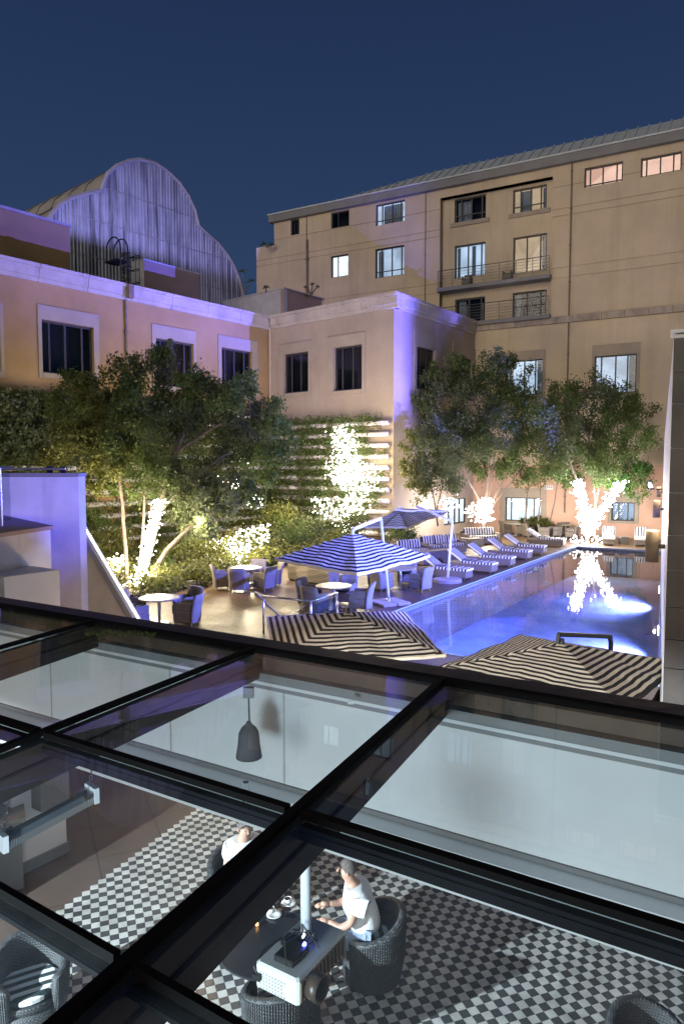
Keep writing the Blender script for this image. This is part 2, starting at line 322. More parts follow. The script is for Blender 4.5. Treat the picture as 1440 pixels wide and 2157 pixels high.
# ================================================================== ground, patio, pool
def brickmat(name, c1, c2, cm, w, h, rot, rough, offset=.5, bump=.4):
    m, t, out = newmat(name); L = t.links.new
    g = nd(t, 'ShaderNodeTexCoord'); ma = nd(t, 'ShaderNodeMapping'); ma.inputs['Rotation'].default_value = (0,0,rot); L(g.outputs['Object'], ma.inputs['Vector'])
    b = nd(t, 'ShaderNodeTexBrick', Scale=1.0); b.inputs['Brick Width'].default_value = w; b.inputs['Row Height'].default_value = h
    b.inputs['Mortar Size'].default_value = .012; b.inputs['Color1'].default_value = c4(c1); b.inputs['Color2'].default_value = c4(c2); b.inputs['Mortar'].default_value = c4(cm)
    b.offset = offset; L(ma.outputs[0], b.inputs['Vector'])
    n1 = nd(t, 'ShaderNodeTexNoise', Scale=1.2, Detail=5.0); L(g.outputs['Object'], n1.inputs['Vector'])
    mp = nd(t, 'ShaderNodeMapRange'); mp.inputs['To Min'].default_value = .55; mp.inputs['To Max'].default_value = 1.4; L(n1.outputs['Fac'], mp.inputs['Value'])
    mxn = nd(t, 'ShaderNodeMix', data_type='RGBA', blend_type='MULTIPLY'); mxn.inputs['Factor'].default_value = 1; L(b.outputs['Color'], mxn.inputs['A']); L(mp.outputs[0], mxn.inputs['B'])
    p = nd(t, 'ShaderNodeBsdfPrincipled', Roughness=rough); L(mxn.outputs['Result'], p.inputs['Base Color'])
    mr = nd(t, 'ShaderNodeMapRange'); mr.inputs['To Min'].default_value = rough-.15; mr.inputs['To Max'].default_value = rough+.2; L(n1.outputs['Fac'], mr.inputs['Value']); L(mr.outputs[0], p.inputs['Roughness'])
    bp = nd(t, 'ShaderNodeBump', Strength=bump, Distance=.01); bp.invert = True; L(b.outputs['Fac'], bp.inputs['Height']); L(bp.outputs[0], p.inputs['Normal'])
    L(p.outputs[0], out.inputs[0]); return m
M_['paver'] = brickmat('patio_pavers', (.19,.115,.048), (.13,.078,.034), (.035,.022,.012), .42, .21, R(12), .46)
M_['deck'] = brickmat('deck_boards', (.13,.085,.065), (.095,.062,.048), (.02,.014,.011), 2.4, .14, R(57), .38)
M_['slate'] = brickmat('brown_slate_floor', (.115,.080,.062), (.095,.068,.056), (.055,.042,.036), .95, .95, R(65), .35, 0.0, .25)
M_['pooltile'] = brickmat('pool_mosaic', (.34,.42,.62), (.28,.36,.58), (.45,.52,.65), .15, .15, R(57), .4, 0.0, .1)

NL = Vector((-.18, 17.94)); FL_ = Vector((12.7, 37.9)); FR_ = Vector((16.3, 35.7)); NR = Vector((6.33, 13.75))
gm = MB(); gm.add([(-600,-200,-1.9),(600,-200,-1.9),(600,900,-1.9),(-600,900,-1.9)], [(0,1,2,3)]); structure('ground', gm, M_['ground'])
pm = MB(); pm.poly([(-40,16.8),(-.95,16.8),NL,FL_,FR_,(24,44),(24,52),(-40,75)], -1.85, 0.0); structure('patio', pm, M_['paver'])
A2 = (FL_-NL).normalized(); N2 = Vector((-A2.y, A2.x))          # along the pool edge; away from the water
dm = MB(); a = NL+A2*.0; b = FL_+A2*5
dm.add([(a.x,a.y,.004),(b.x,b.y,.004),(b.x+N2.x*3.0,b.y+N2.y*3.0,.004),(a.x+N2.x*2.6,a.y+N2.y*2.6,.004)], [(0,1,2,3)])
structure('pool_deck', dm, M_['deck'])
dm = MB(); q = (NR-NL).normalized(); w = Vector((-q.y, q.x))*-1
dm.poly([NL, NR, NR+w*1.1, NL+w*1.1], -1.4, -.02); structure('pool_kerb', dm, M_['darkwood'])
# basin and water
bm_ = MB(); corners = [NL, FL_, FR_, NR]; zb = -1.5
bm_.add([(c.x,c.y,zb) for c in corners], [(0,1,2,3)])
for i in range(4):
    c, d = corners[i], corners[(i+1)%4]; bm_.add([(c.x,c.y,zb),(d.x,d.y,zb),(d.x,d.y,-.006),(c.x,c.y,-.006)], [(0,1,2,3)])
structure('pool_basin', bm_, M_['pooltile'])
def watermat():
    m, t, out = newmat('pool_water'); L = t.links.new
    tr = nd(t, 'ShaderNodeBsdfTransparent', Color=(.78,.84,1.0,1)); gl = nd(t, 'ShaderNodeBsdfGlossy', Roughness=.02); fr = nd(t, 'ShaderNodeFresnel', IOR=1.30)
    g = nd(t, 'ShaderNodeTexCoord'); n1 = nd(t, 'ShaderNodeTexNoise', Scale=1.6, Detail=2.0); L(g.outputs['Object'], n1.inputs['Vector'])
    bp = nd(t, 'ShaderNodeBump', Strength=.05, Distance=.05); L(n1.outputs['Fac'], bp.inputs['Height']); L(bp.outputs[0], gl.inputs['Normal']); L(bp.outputs[0], fr.inputs['Normal'])
    ms = nd(t, 'ShaderNodeMixShader'); L(fr.outputs[0], ms.inputs[0]); L(tr.outputs[0], ms.inputs[1]); L(gl.outputs[0], ms.inputs[2]); L(ms.outputs[0], out.inputs[0]); return m
M_['water'] = watermat()
wm = MB(); wm.add([(c.x,c.y,-.09) for c in reversed(corners)], [(0,1,2,3)]); structure('pool_water', wm, M_['water'])
wme = bpy.data.objects['pool_water'].data
if wme.polygons[0].normal.z < 0: wme.flip_normals()
# coping with its LED strip
cp = MB(); 
for c, d in ((NL, FL_), (FL_, FR_)):
    t_ = (d-c).normalized(); n_ = Vector((-t_.y, t_.x)); cp.hexa([(c.x-n_.x*.05,c.y-n_.y*.05,-.07),(d.x-n_.x*.05,d.y-n_.y*.05,-.07),(d.x+n_.x*.13,d.y+n_.y*.13,-.07),(c.x+n_.x*.13,c.y+n_.y*.13,-.07),
        (c.x-n_.x*.05,c.y-n_.y*.05,.03),(d.x-n_.x*.05,d.y-n_.y*.05,.03),(d.x+n_.x*.13,d.y+n_.y*.13,.028),(c.x+n_.x*.13,c.y+n_.y*.13,.028)])
M_['coping'] = mat('blue_coping', (.16,.19,.27), .5, .15, 3)
coping = cp.build('pool_coping', M_['coping']); coping['kind'] = 'structure'
lb = MB(); n = int((FL_-NL).length/.16)
for k in range(n):
    p = NL + A2*(.08+k*.16) + N2*.06; lb.box(-.035,.035,-.02,.02,.03,.045, Matrix.Translation((p.x,p.y,0)) @ Matrix.Rotation(math.atan2(A2.y,A2.x),4,'Z'))
o = lb.build('led_strip', M_['led']); tag(o, 'dotted blue LED strip along the long pool edge by the loungers', 'led strip', None, 'stuff')

# ================================================================== facade tools
def wall(fr, s0, s1, z0, z1, ops, depth=.28, grooves=()):
    mb = MB(); ss = sorted(set([s0,s1]+[v for o in ops for v in o[:2] if s0 < v < s1])); zs = [z0,z1]+[v for o in ops for v in o[2:4] if z0 < v < z1]
    for g in grooves: zs += [g-.035, g+.035]
    zs = sorted(set(v for v in zs if z0 <= v <= z1))
    for i in range(len(ss)-1):
        for j in range(len(zs)-1):
            a, b, c, d = ss[i], ss[i+1], zs[j], zs[j+1]; mx_, mz = (a+b)/2, (c+d)/2
            if any(o[0] < mx_ < o[1] and o[2] < mz < o[3] for o in ops): continue
            n = -.05 if any(abs(mz-g) < .034 for g in grooves) else 0
            mb.add([fr.pt(a,n,c),fr.pt(b,n,c),fr.pt(b,n,d),fr.pt(a,n,d)], [(0,1,2,3)])
            if n: mb.add([fr.pt(a,n,c),fr.pt(b,n,c),fr.pt(b,0,c),fr.pt(a,0,c),fr.pt(a,n,d),fr.pt(b,n,d),fr.pt(b,0,d),fr.pt(a,0,d)], [(0,1,2,3),(4,5,6,7)])
    for o in ops:
        a, b, c, d = o[:4]; dp = o[4] if len(o) > 4 else depth
        mb.add([fr.pt(a,0,c),fr.pt(b,0,c),fr.pt(b,0,d),fr.pt(a,0,d),fr.pt(a,-dp,c),fr.pt(b,-dp,c),fr.pt(b,-dp,d),fr.pt(a,-dp,d)], [(0,1,5,4),(1,2,6,5),(2,3,7,6),(3,0,4,7)])
    return mb
def opening(fr, x0, x1, yt, yb):
    xm = (x0+x1)/2; a, _ = fr.px(x0, (yt+yb)/2); b, _ = fr.px(x1, (yt+yb)/2); zt = fr.px(xm, yt)[1]; zb = fr.px(xm, yb)[1]
    return (min(a,b), max(a,b), zb, zt)
def window(parent, fr, op, vs=(.5,), hs=(), room='dark', fw=.08, inset=.2, curtain=None, deep=1.1, sill=False, label=None):
    """vs: mullions as fractions from the image's left; hs: transoms as fractions from the bottom"""
    a, b, c, d = op[:4]; left_first = (fr.pt(a,0,0)-CAM).normalized().x < (fr.pt(b,0,0)-CAM).normalized().x
    f = (lambda u: a+(b-a)*u) if left_first else (lambda u: b-(b-a)*u)
    mb = MB(); n0, n1 = -inset-.05, -inset+.05
    mb.fb(fr,a,a+fw,n0,n1,c,d); mb.fb(fr,b-fw,b,n0,n1,c,d); mb.fb(fr,a+fw,b-fw,n0,n1,c,c+fw); mb.fb(fr,a+fw,b-fw,n0,n1,d-fw,d)
    for u in vs: mb.fb(fr, f(u)-fw*.5, f(u)+fw*.5, n0+.008, n1-.008, c+fw, d-fw)
    for h in hs: mb.fb(fr, a+fw, b-fw, n0+.014, n1-.014, c+(d-c)*h-fw*.4, c+(d-c)*h+fw*.4)
    w = mb.build('window', M_['frame'], parent)
    if label: w['label'] = label
    us = sorted([a+fw]+[f(u) for u in vs]+[b-fw]); zz = [c+fw]+[c+(d-c)*h for h in hs]+[d-fw]
    for i in range(len(us)-1):
        for j in range(len(zz)-1): MB().fb(fr, us[i], us[i+1], -inset-.006, -inset+.006, zz[j], zz[j+1]).build('pane', M_['pane'], w)
    r = MB(); p = [fr.pt(a-.05,-.3,c-.05),fr.pt(b+.05,-.3,c-.05),fr.pt(b+.05,-.3,d+.05),fr.pt(a-.05,-.3,d+.05),fr.pt(a-.05,-deep,c-.05),fr.pt(b+.05,-deep,c-.05),fr.pt(b+.05,-deep,d+.05),fr.pt(a-.05,-deep,d+.05)]
    r.add(p, [(4,5,6,7),(0,1,5,4),(1,2,6,5),(2,3,7,6),(3,0,4,7)]).build('interior', M_[room], w)
    if curtain:
        for u0, u1 in curtain:
            cm = MB(); k = 9
            q = [f(u0+(u1-u0)*i/k) for i in range(k+1)]
            for i in range(k):
                na, nb = -.45-.05*(i%2), -.45-.05*((i+1)%2); cm.add([fr.pt(q[i],na,c+.05),fr.pt(q[i+1],nb,c+.05),fr.pt(q[i+1],nb,d-.05),fr.pt(q[i],na,d-.05)], [(0,1,2,3)])
            cm.build('curtain', M_['curtain'], w)
    if sill: MB().fb(fr, a-.25, b+.25, .003, .12, c-.28, c-.02).build('sill', M_['surround'], w)
    return w
def surround(parent, fr, sop, op):
    a, b, c, d = sop; e, f, g, h = op[:4]; mb = MB()
    mb.fb(fr,a,e,.003,.06,c,d); mb.fb(fr,f,b,.003,.06,c,d); mb.fb(fr,e,f,.003,.06,h,d); mb.fb(fr,e,f,.003,.09,c,g)
    return mb.build('window_surround', M_['surround'], parent)
def cornice(parent, fr, s0, s1, ztop, step=2.6, dz=0., h=.8):
    n = max(1, round((s1-s0)/step)); L_ = (s1-s0)/n
    for k in range(n):
        a, b = s0+k*L_+.012, s0+(k+1)*L_-.012; mb = MB()
        mb.fb(fr,a,b,-.4,.14,ztop-h,ztop-h+.2+dz); mb.fb(fr,a,b,-.4,.24,ztop-h+.2+dz,ztop-.16+dz); mb.fb(fr,a,b,-.55,.36,ztop-.16+dz,ztop+dz)
        mb.build('cornice_block', M_['cornice'], parent)
def vpipe(parent, fr, x, y0, y1, r=.06, m='pipe', off=.1):
    s = fr.px(x, (y0+y1)/2)[0]; z0 = fr.px(x, y1)[1]; z1 = fr.px(x, y0)[1]
    mb = MB(); mb.path([fr.pt(s,off,z0), fr.pt(s,off,z1)], r, 8); k = 0
    z = z0+1
    while z < z1: mb.fb(fr, s-r*1.5, s+r*1.5, 0, off+r*1.1, z, z+.06); z += 2.2
    return mb.build('downpipe', M_[m], parent)

ZC = 13.8
pa, pb, pc = P(0,540,ZC), P(565,668,ZC), P(830,617,ZC)
dirA = (pb-pa).normalized()
FLw = Fr(pa, pb-pa); FCf = Fr(pb, pc-pb)
th = R(29); FRb = Fr(P(1200,1128,0), (-math.cos(th), math.sin(th)))
dirD = Vector((math.sin(R(37)), math.cos(R(37)), 0)); FDr = Fr(pc, dirD)
# where the block's side meets the tall building
tD = FRb.nn.dot(FRb.o-FDr.o)/FRb.nn.dot(FDr.d); LC = (pc-pb).length

# ------------------------------------------------------------------ left wing
lw = thing('hotel_wing', 'two storey ochre hotel wing on the left washed with blue light below its cornice', 'building')
W1 = [opening(FLw,-95,0,655,778), opening(FLw,88,197,681,790), opening(FLw,328,407,718,815), opening(FLw,466,530,736,832)]
wall(FLw,-16,16.88,0,ZC-.7,W1).build('wall', M_['stucco_y'], lw)
S1 = [opening(FLw,-105,7,630,790), opening(FLw,80,208,652,800), opening(FLw,320,412,690,824), opening(FLw,459,541,712,841)]
for op, so_ in zip(W1, S1):
    window(lw, FLw, op, (.17,.47,.80), (), 'dark', .1, curtain=None); surround(lw, FLw, so_, op)
cornice(lw, FLw, -16, 16.86, ZC)
MB().fb(FLw,-16,16.5,-18,-.5,ZC-.5,ZC-.35).build('roof', M_['conc'], lw)
vpipe(lw, FLw, 264, 598, 830)
mb = MB(); s_, z_ = FLw.px(264, 600); mb.fb(FLw, s_-.14, s_+.14, .36, .55, ZC-.75, ZC-.05); mb.build('rain_head', M_['pipe'], lw)

# ------------------------------------------------------------------ corner block
cb = thing('corner_block', 'projecting two storey corner block with pale window surrounds, blue light on its corner', 'building')
WC = [opening(FCf,598,650,743,827), opening(FCf,703,763,728,822)]; SC_ = [opening(FCf,586,656,722,836), opening(FCf,691,770,705,831)]
wall(FCf,0.0,LC,0,ZC-.7,WC).build('wall', M_['stucco_c'], cb)
for op, so_ in zip(WC, SC_): window(cb, FCf, op, (.25,.62), (), 'dark', .09); surround(cb, FCf, so_, op)
WD = [opening(FDr,876,915,733,822), opening(FDr,957,994,752,832)]; SD = [opening(FDr,871,929,706,831), opening(FDr,952,1001,728,840)]
gd = [opening(FDr,935,984,1050,1104)]
wall(FDr,0.0,tD,0,ZC-.7,WD+gd).build('wall', M_['stucco_c'], cb)
for op, so_ in zip(WD, SD): window(cb, FDr, op, (.33,.66), (), 'dark', .09); surround(cb, FDr, so_, op)
window(cb, FDr, gd[0], (.3,.55,.75), (), 'lit_white', .08)
cornice(cb, FCf, 0.38, LC+.36, ZC, 2.4); cornice(cb, FDr, .02, tD-.4, ZC, 2.4, -.004)
q = [FCf.pt(0,-.5,0), FCf.pt(LC,-.5,0), FDr.pt(tD,-.5,0), FDr.pt(tD,-9,0)]
MB().poly([(p.x,p.y) for p in q], ZC-.52, ZC-.37).build('roof', M_['conc'], cb)
vpipe(cb, FCf, 570, 690, 870, .05, 'stucco', .05)

# ------------------------------------------------------------------ tall building on the right
tb = thing('tall_hotel_building', 'four storey beige hotel building with balconies, lit rooms and grey metal roof', 'building')
FRr = FRb.back(.5)
sL = FRb.px(577,470)[0]; sLL = FRb.px(540,560)[0]; sR = -12.0; ze = 22.75; zl = FRb.px(593,512)[1]
rec = opening(FRb,926,1161,392,672); rec = (rec[0], rec[1], 13.75, 22.2, .5)
OT = {'t1':opening(FRb,612,630,461,494),'t2':opening(FRb,697,735,444,478),'t3':opening(FRb,791,852,425,473),'t6':opening(FRb,1230,1311,346,398),'t7':opening(FRb,1349,1435,325,379),
      'r1':opening(FRb,697,733,537,582),'r2':opening(FRb,790,851,520,582),'g1':opening(FRb,1066,1143,758,832),'g2':opening(FRb,1251,1340,747,828),
      'd1':opening(FRb,1063,1140,1048,1098),'d2':opening(FRb,1287,1336,1058,1098)}
gz = [FRb.px(1400,y)[1] for y in (352,402,418)]+[FRb.px(1300,y)[1] for y in (548,570)]
wall(FRb, sR, sL, zl, ze, list(OT.values())[:5]+[rec]+[OT['r1'],OT['r2']], .25, [z for z in gz if z > zl]).build('wall', M_['stucco'], tb)
wall(FRb, sR, sLL, 4.4, zl, [rec]+[OT[k] for k in ('r1','r2','g1','g2')], .25, [z for z in gz if z < zl]).build('wall', M_['stucco'], tb)
wall(FRb, sR, sLL, 0, 4.4, [OT['d1'],OT['d2']], .25).build('wall', M_['pinkwall'], tb)
window(tb,FRb,OT['t1'],(.33,.66),(),'dark',.05); window(tb,FRb,OT['t2'],(.35,),(),'dark',.06)
window(tb,FRb,OT['t3'],(.2,.55,.85),(.28,),'lit_cool',.07,curtain=[(.2,.55),(.56,.85)])
window(tb,FRb,OT['t6'],(.15,.48,.84),(.30,),'lit_peach',.08,label='peach lit window of the top floor nearest the balconies'); window(tb,FRb,OT['t7'],(.14,.48,.80),(.30,),'lit_peach',.08)
window(tb,FRb,OT['r1'],(.35,),(),'lit_white',.06); window(tb,FRb,OT['r2'],(.2,.55,.88),(.22,),'lit_cool',.07,curtain=[(.02,.2)])
window(tb,FRb,OT['g1'],(.10,.48,.78),(),'lit_cool',.07,curtain=[(.02,.14),(.8,.98)]); window(tb,FRb,OT['g2'],(.16,.50,.78),(),'lit_cool',.08,curtain=[(.8,.98)])
window(tb,FRb,OT['d1'],(.16,.56,.78),(),'lit_white',.07); window(tb,FRb,OT['d2'],(.3,.7),(),'lit_cool',.07)
for x0,x1,yt,yb,k in ((1058,1148,739,840,'g1'),(1246,1347,724,838,'g2')): surround(tb, FRb, opening(FRb,x0,x1,yt,yb), OT[k])
for x0,x1,yt,yb,k in ((1054,1150,1028,1102,'d1'),(1280,1345,1036,1102,'d2')): surround(tb, FRb, opening(FRb,x0,x1,yt,yb), OT[k])
# recessed bay
OR = {'a':opening(FRr,957,1023,414,464),'b':opening(FRr,1080,1151,393,444),'c':opening(FRr,957,1022,513,583),'d':opening(FRr,1080,1151,495,572),'e':opening(FRr,958,1021,627,680),'f':opening(FRr,1079,1150,613,674)}
wall(FRr, rec[0]-.6, rec[1]+.6, 13.2, 22.4, list(OR.values()), .2).build('recess_wall', M_['stucco'], tb)
window(tb,FRr,OR['a'],(.2,.53,.86),(.30,),'dark',.08,curtain=[(.05,.5)],sill=True); window(tb,FRr,OR['b'],(.22,.52,.82),(.28,),'lit_cream',.08,curtain=[(.2,.52),(.85,.98)],sill=True)
window(tb,FRr,OR['c'],(.42,.85),(),'lit_cool',.08,curtain=[(.03,.12),(.5,.62)]); window(tb,FRr,OR['d'],(.40,.80),(),'lit_cream',.08,curtain=[(.82,.98)])
window(tb,FRr,OR['e'],(.45,.85),(),'dark',.08,curtain=[(.06,.3)]); window(tb,FRr,OR['f'],(.42,.82),(),'dark',.08,curtain=[(.06,.2)])
def balcony(z, name, deep=1.35, lab=None):
    b = MB().fb(FRb, rec[0]-.04, rec[1]+.04, -.48, .45, z-.24, z).build(name, M_['fascia'], tb)
    rl = MB(); n = 7
    for k in range(n+1):
        s = rec[0]+(rec[1]-rec[0])*k/n; s = min(max(s, rec[0]+.03), rec[1]-.03); rl.fb(FRb, s-.018, s+.018, .38, .415, z, z+1.08)
    for h in (.2,.38,.56,.74,.92): rl.path([FRb.pt(rec[0]+.03,.397,z+h), FRb.pt(rec[1]-.03,.397,z+h)], .012, 5)
    rl.path([FRb.pt(rec[0]+.03,.397,z+1.1), FRb.pt(rec[1]-.03,.397,z+1.1)], .03, 6)
    rl.build('railing', M_['rail'], b)
    return b
zb1 = FRb.px(1155,580)[1]; balcony(zb1, 'balcony'); balcony(13.78, 'balcony')
# ledge, fascia and roof
n = 14; L_ = (FDr.pt(tD,0,0)-FRb.o).dot(FRb.d); L_ = (L_-.1-sR)/n
for k in range(n): MB().fb(FRb, sR+k*L_+.01, sR+(k+1)*L_-.01, .003, .18, 13.2, 13.6).build('ledge_block', M_['course'], tb)
MB().fb(FRb, sR, sL+.3, -.2, .32, ze+.003, ze+.50).build('fascia_board', M_['fascia'], tb)
MB().fb(FRb, sR, sL+.34, .18, .40, ze+.504, ze+.60).build('eaves_gutter', M_['roofmetal'], tb)
rb = 1.9; rise = 1.55; s9 = FRb.px(680,420)[0]; s8 = FRb.px(900,390)[0]
rm = MB(); e0 = [FRb.pt(sR,.3,ze+.53), FRb.pt(s9,.3,ze+.53), FRb.pt(s8,-rb,ze+.53+rise), FRb.pt(sR,-rb,ze+.53+rise), FRb.pt(s9,-6,ze+.53)]
rm.add(e0, [(0,1,2,3),(1,4,2)]); roof = rm.build('roof', M_['roofmetal'], tb)
sm = MB(); s = sR+.2
while s < s9-.3:
    t1 = min(1.0,(s9-s)/(s9-s8))
    sm.bar(FRb.pt(s,.3,ze+.57), FRb.pt(s,.3-(rb+.3)*t1,ze+.57+rise*t1), .07, .09); s += .62
sm.build('roof_seams', M_['roofmetal'], roof, kind='stuff')
vpipe(tb, FRb, 1197, 330, 1080, .05, 'pipe', .08); vpipe(tb, FRb, 648, 505, 640, .09, 'pipe', .1); vpipe(tb, FRb, 896, 395, 640, .03, 'pipe', .04); vpipe(tb, FRb, 646, 440, 503, .03, 'pipe', .04)
MB().fb(FRb, sL, sLL, -6, -.02, zl-.1, zl).build('terrace_roof', M_['conc'], tb)
# room number sign on the ground floor wall
s0_, z0_ = FRb.px(1146,1031); s1_, z1_ = FRb.px(1164,1023)
sg = MB().fb(FRb, min(s0_,s1_), max(s0_,s1_), .03, .06, z0_, z1_).build('wall_sign', M_['white']); tag(sg, 'small white sign with dark letters on the terracotta wall beside a thin trunk', 'sign')
lt_ = MB(); 
def seg(u0,u1,v0,v1): a=s0_+(s1_-s0_)*u0; b=s0_+(s1_-s0_)*u1; lt_.fb(FRb, min(a,b), max(a,b), .0605, .066, z0_+(z1_-z0_)*v0, z0_+(z1_-z0_)*v1)
for u in (.06,.30,.54,.78): seg(u,u+.045,.2,.8); seg(u+.045,u+.15,.72,.8); seg(u+.045,u+.15,.46,.54); seg(u+.13,u+.17,.54,.72)
lt_.build('lettering', M_['black'], sg)

# ------------------------------------------------------------------ theatre with the three-lobed gable
FG = Fr(D(314,500,60), dirA)
out = [(96,470),(110,448),(125,432),(150,418),(185,408),(212,402),(215,390),(226,366),(245,350),(270,340),(295,337),(325,344),(350,360),(375,384),(395,412),(410,445),(417,476),(434,492),(456,511),(476,535),(491,560),(503,590),(512,625),(520,660)]
oz = [FG.px(*q) for q in out]
th_ = thing('theatre_building', 'old theatre with three-lobed gable of streaked corrugated sheet, lit blue above', 'building')
def topz(s):
    for (a,za),(b,zb) in zip(oz, oz[1:]):
        if a <= s <= b: return za+(zb-za)*(s-a)/max(b-a,1e-6)
    return 12
zg = 12.5; g = MB(); n = len(oz)
for (a,za),(b,zb) in zip(oz, oz[1:]): g.hexa([FG.pt(a,-.25,zg),FG.pt(b,-.25,zg),FG.pt(b,0,zg),FG.pt(a,0,zg),FG.pt(a,-.25,za),FG.pt(b,-.25,zb),FG.pt(b,0,zb),FG.pt(a,0,za)])
gb = g.build('gable_wall', M_['corr'], th_)
rs = MB(); s = oz[0][0]+.1
while s < oz[-1][0]-.1: z = topz(s)-.08; rs.hexa([FG.pt(s-.07,0,zg),FG.pt(s+.07,0,zg),FG.pt(s+.035,.07,zg),FG.pt(s-.035,.07,zg),FG.pt(s-.07,0,z),FG.pt(s+.07,0,z),FG.pt(s+.035,.07,z),FG.pt(s-.035,.07,z)]); s += .30
rs.build('sheet_ribs', M_['corr'], gb, kind='stuff')
for zl_ in (17.5,20.6,23.4,26.2):
    ss_ = [a for a,z in oz if z > zl_+.1]
    if ss_: MB().fb(FG, min(ss_)+.15, max(ss_)-.15, .02, .085, zl_, zl_+.05).build('sheet_lap', M_['barrel'], th_)
tr = MB(); tr.path([FG.pt(a,.06,z+.05) for a,z in oz], .17, 6); tr.build('gable_trim', M_['barrel'], th_)
br = MB(); vs = []; nseg = 12
for k in range(nseg+1):
    for a, z in oz: vs.append(FG.pt(a, -.25-k*2.6, z-.12))
br.add(vs, [(k*n+i, k*n+i+1, (k+1)*n+i+1, (k+1)*n+i) for k in range(nseg) for i in range(n-1)])
brl = br.build('barrel_roof', M_['barrel'], th_)
for k in range(1, nseg): MB().path([FG.pt(a, -.25-k*2.6, z-.06) for a, z in oz[:14]], .05, 4).build('roof_seam', M_['fascia'], brl)

# ------------------------------------------------------------------ boxes on the wing roof
def roofbox(name, fr, x0, x1, xm, ytop, deep, label, cat, m1='stucco', zb=ZC-.35, m2=None, cap=True):
    a = fr.px(x0, xm)[0]; b = fr.px(x1, xm)[0]; zt = fr.px(x1, ytop)[1]
    t = thing(name, label, cat); MB().fb(fr, a, b, -deep, 0, zb, zt-.002).build('wall', M_[m1], t)
    if cap: MB().fb(fr, a-.08, b+.08, -deep-.08, .08, zt, zt+.14).build('coping', M_['cornice'], t)
    return t
roofbox('rooftop_parapet_block', FLw.back(5.5), -60, 147, 500, 478, 8, 'long rooftop block behind the left cornice, blue on top and ochre below', 'rooftop block', 'stucco_y')
def corner_box(name, x_l, x_c, x_r, y_l, y_c, y_r, back, label, m1, m2):
    fr = FLw.back(back); sc, zt = fr.px(x_c, y_c); sr = fr.px(x_r, y_r)[0]
    r = ray(x_l, y_l); pc_ = fr.pt(sc,0,0); t_ = None
    # depth of the side that faces left of the corner
    dpt = 0.0
    for k in range(1, 400):
        q = fr.pt(sc, -k*.05, zt); v = q-CAM; px_ = CX+F*v.x/v.dot(FW)
        if px_ <= x_l: dpt = k*.05; break
    t = thing(name, label, 'rooftop block'); mb = MB(); zb = ZC-.35; dpt = dpt or 4
    A_ = [fr.pt(sc,0,zb),fr.pt(sr,0,zb),fr.pt(sr,-dpt,zb),fr.pt(sc,-dpt,zb)]
    f1 = MB(); f1.add([A_[0],A_[1],Vector((A_[1].x,A_[1].y,zt)),Vector((A_[0].x,A_[0].y,zt))],[(0,1,2,3)]); f1.build('front_wall', M_[m1], t)
    f2 = MB(); f2.add(A_+[Vector((p.x,p.y,zt)) for p in A_],[(1,2,6,5),(2,3,7,6),(3,0,4,7),(4,5,6,7)]); f2.build('side_wall', M_[m2], t)
    MB().fb(fr, sc-.03, sr+.03, -dpt-.03, .03, zt+.003, zt+.09).build('coping', M_['conc'], t)
    return t
corner_box('plant_room', 278, 303, 420, 556, 547, 578, 6.0, 'plain brown box-shaped plant room on the roof beside the caged ladder', 'brownbox', 'conc')
FB2 = Fr(FCf.pt(0,-3.5,0), FCf.d)
def box2():
    sc, zt = FB2.px(598, 607); sl = FB2.px(470, 640)[0]; t = thing('roof_access_box', 'low pale rooftop stair head with a brown side between theatre and tall building', 'rooftop block')
    zb = ZC-.5
    fr = Fr(FB2.pt(sc,0,0), dirD)
    MB().fb(FB2, sl, sc, -.3, 0, zb, zt).build('front_wall', M_['conc'], t)
    MB().fb(fr, .0, 9, -.3, -.002, zb, zt-.02).build('side_wall', M_['brownbox'], t)
    MB().fb(FB2, sl-.05, sc+.05, -9, .05, zt+.003, zt+.08).build('coping', M_['conc'], t)
box2()

# caged roof ladder
ld = thing('caged_ladder', 'black caged roof ladder with hooped handrails beside the plant room', 'ladder')
FLd = FLw.back(4.5); s0 = FLd.px(262,560)[0]; zt = FLd.px(262,545)[1]; zb = ZC-.4
r1 = MB()
for ds in (-.25,.25):
    pts = [FLd.pt(s0+ds,0,zb), FLd.pt(s0+ds,0,zt+.6)] + [FLd.pt(s0+ds, -.75+.75*math.cos(t), zt+.6+.75*math.sin(t)) for t in np.linspace(.3,math.pi,8)] + [FLd.pt(s0+ds,-1.5,zt)]
    r1.path(pts, .045, 6)
r1.build('side_rail', M_['black'], ld)
for k in range(int((zt-zb)/.3)): MB().path([FLd.pt(s0-.25,0,zb+.3*k), FLd.pt(s0+.25,0,zb+.3*k)], .025, 6).build('rung', M_['black'], ld)
for z in np.linspace(zb+1.0, zt+.1, 4): MB().path([FLd.pt(s0-.25,0,z)]+[FLd.pt(s0+.48*math.sin(t)*1.1, .55-.55*math.cos(t)+.0, z) for t in np.linspace(-math.pi*.8, math.pi*.8, 12)]+[FLd.pt(s0+.25,0,z)], .028, 5).build('cage_hoop', M_['black'], ld)
for t in (-1.9,-.9,0,.9,1.9): MB().path([FLd.pt(s0+.53*math.sin(t), .55+.55*math.cos(t), z) for z in (zb+1.0, zt+.1)], .022, 5).build('cage_bar', M_['black'], ld)
MB().fb(FLd, s0-.4, s0+.5, -1.5, -.2, zt-.06, zt).build('platform', M_['black'], ld)

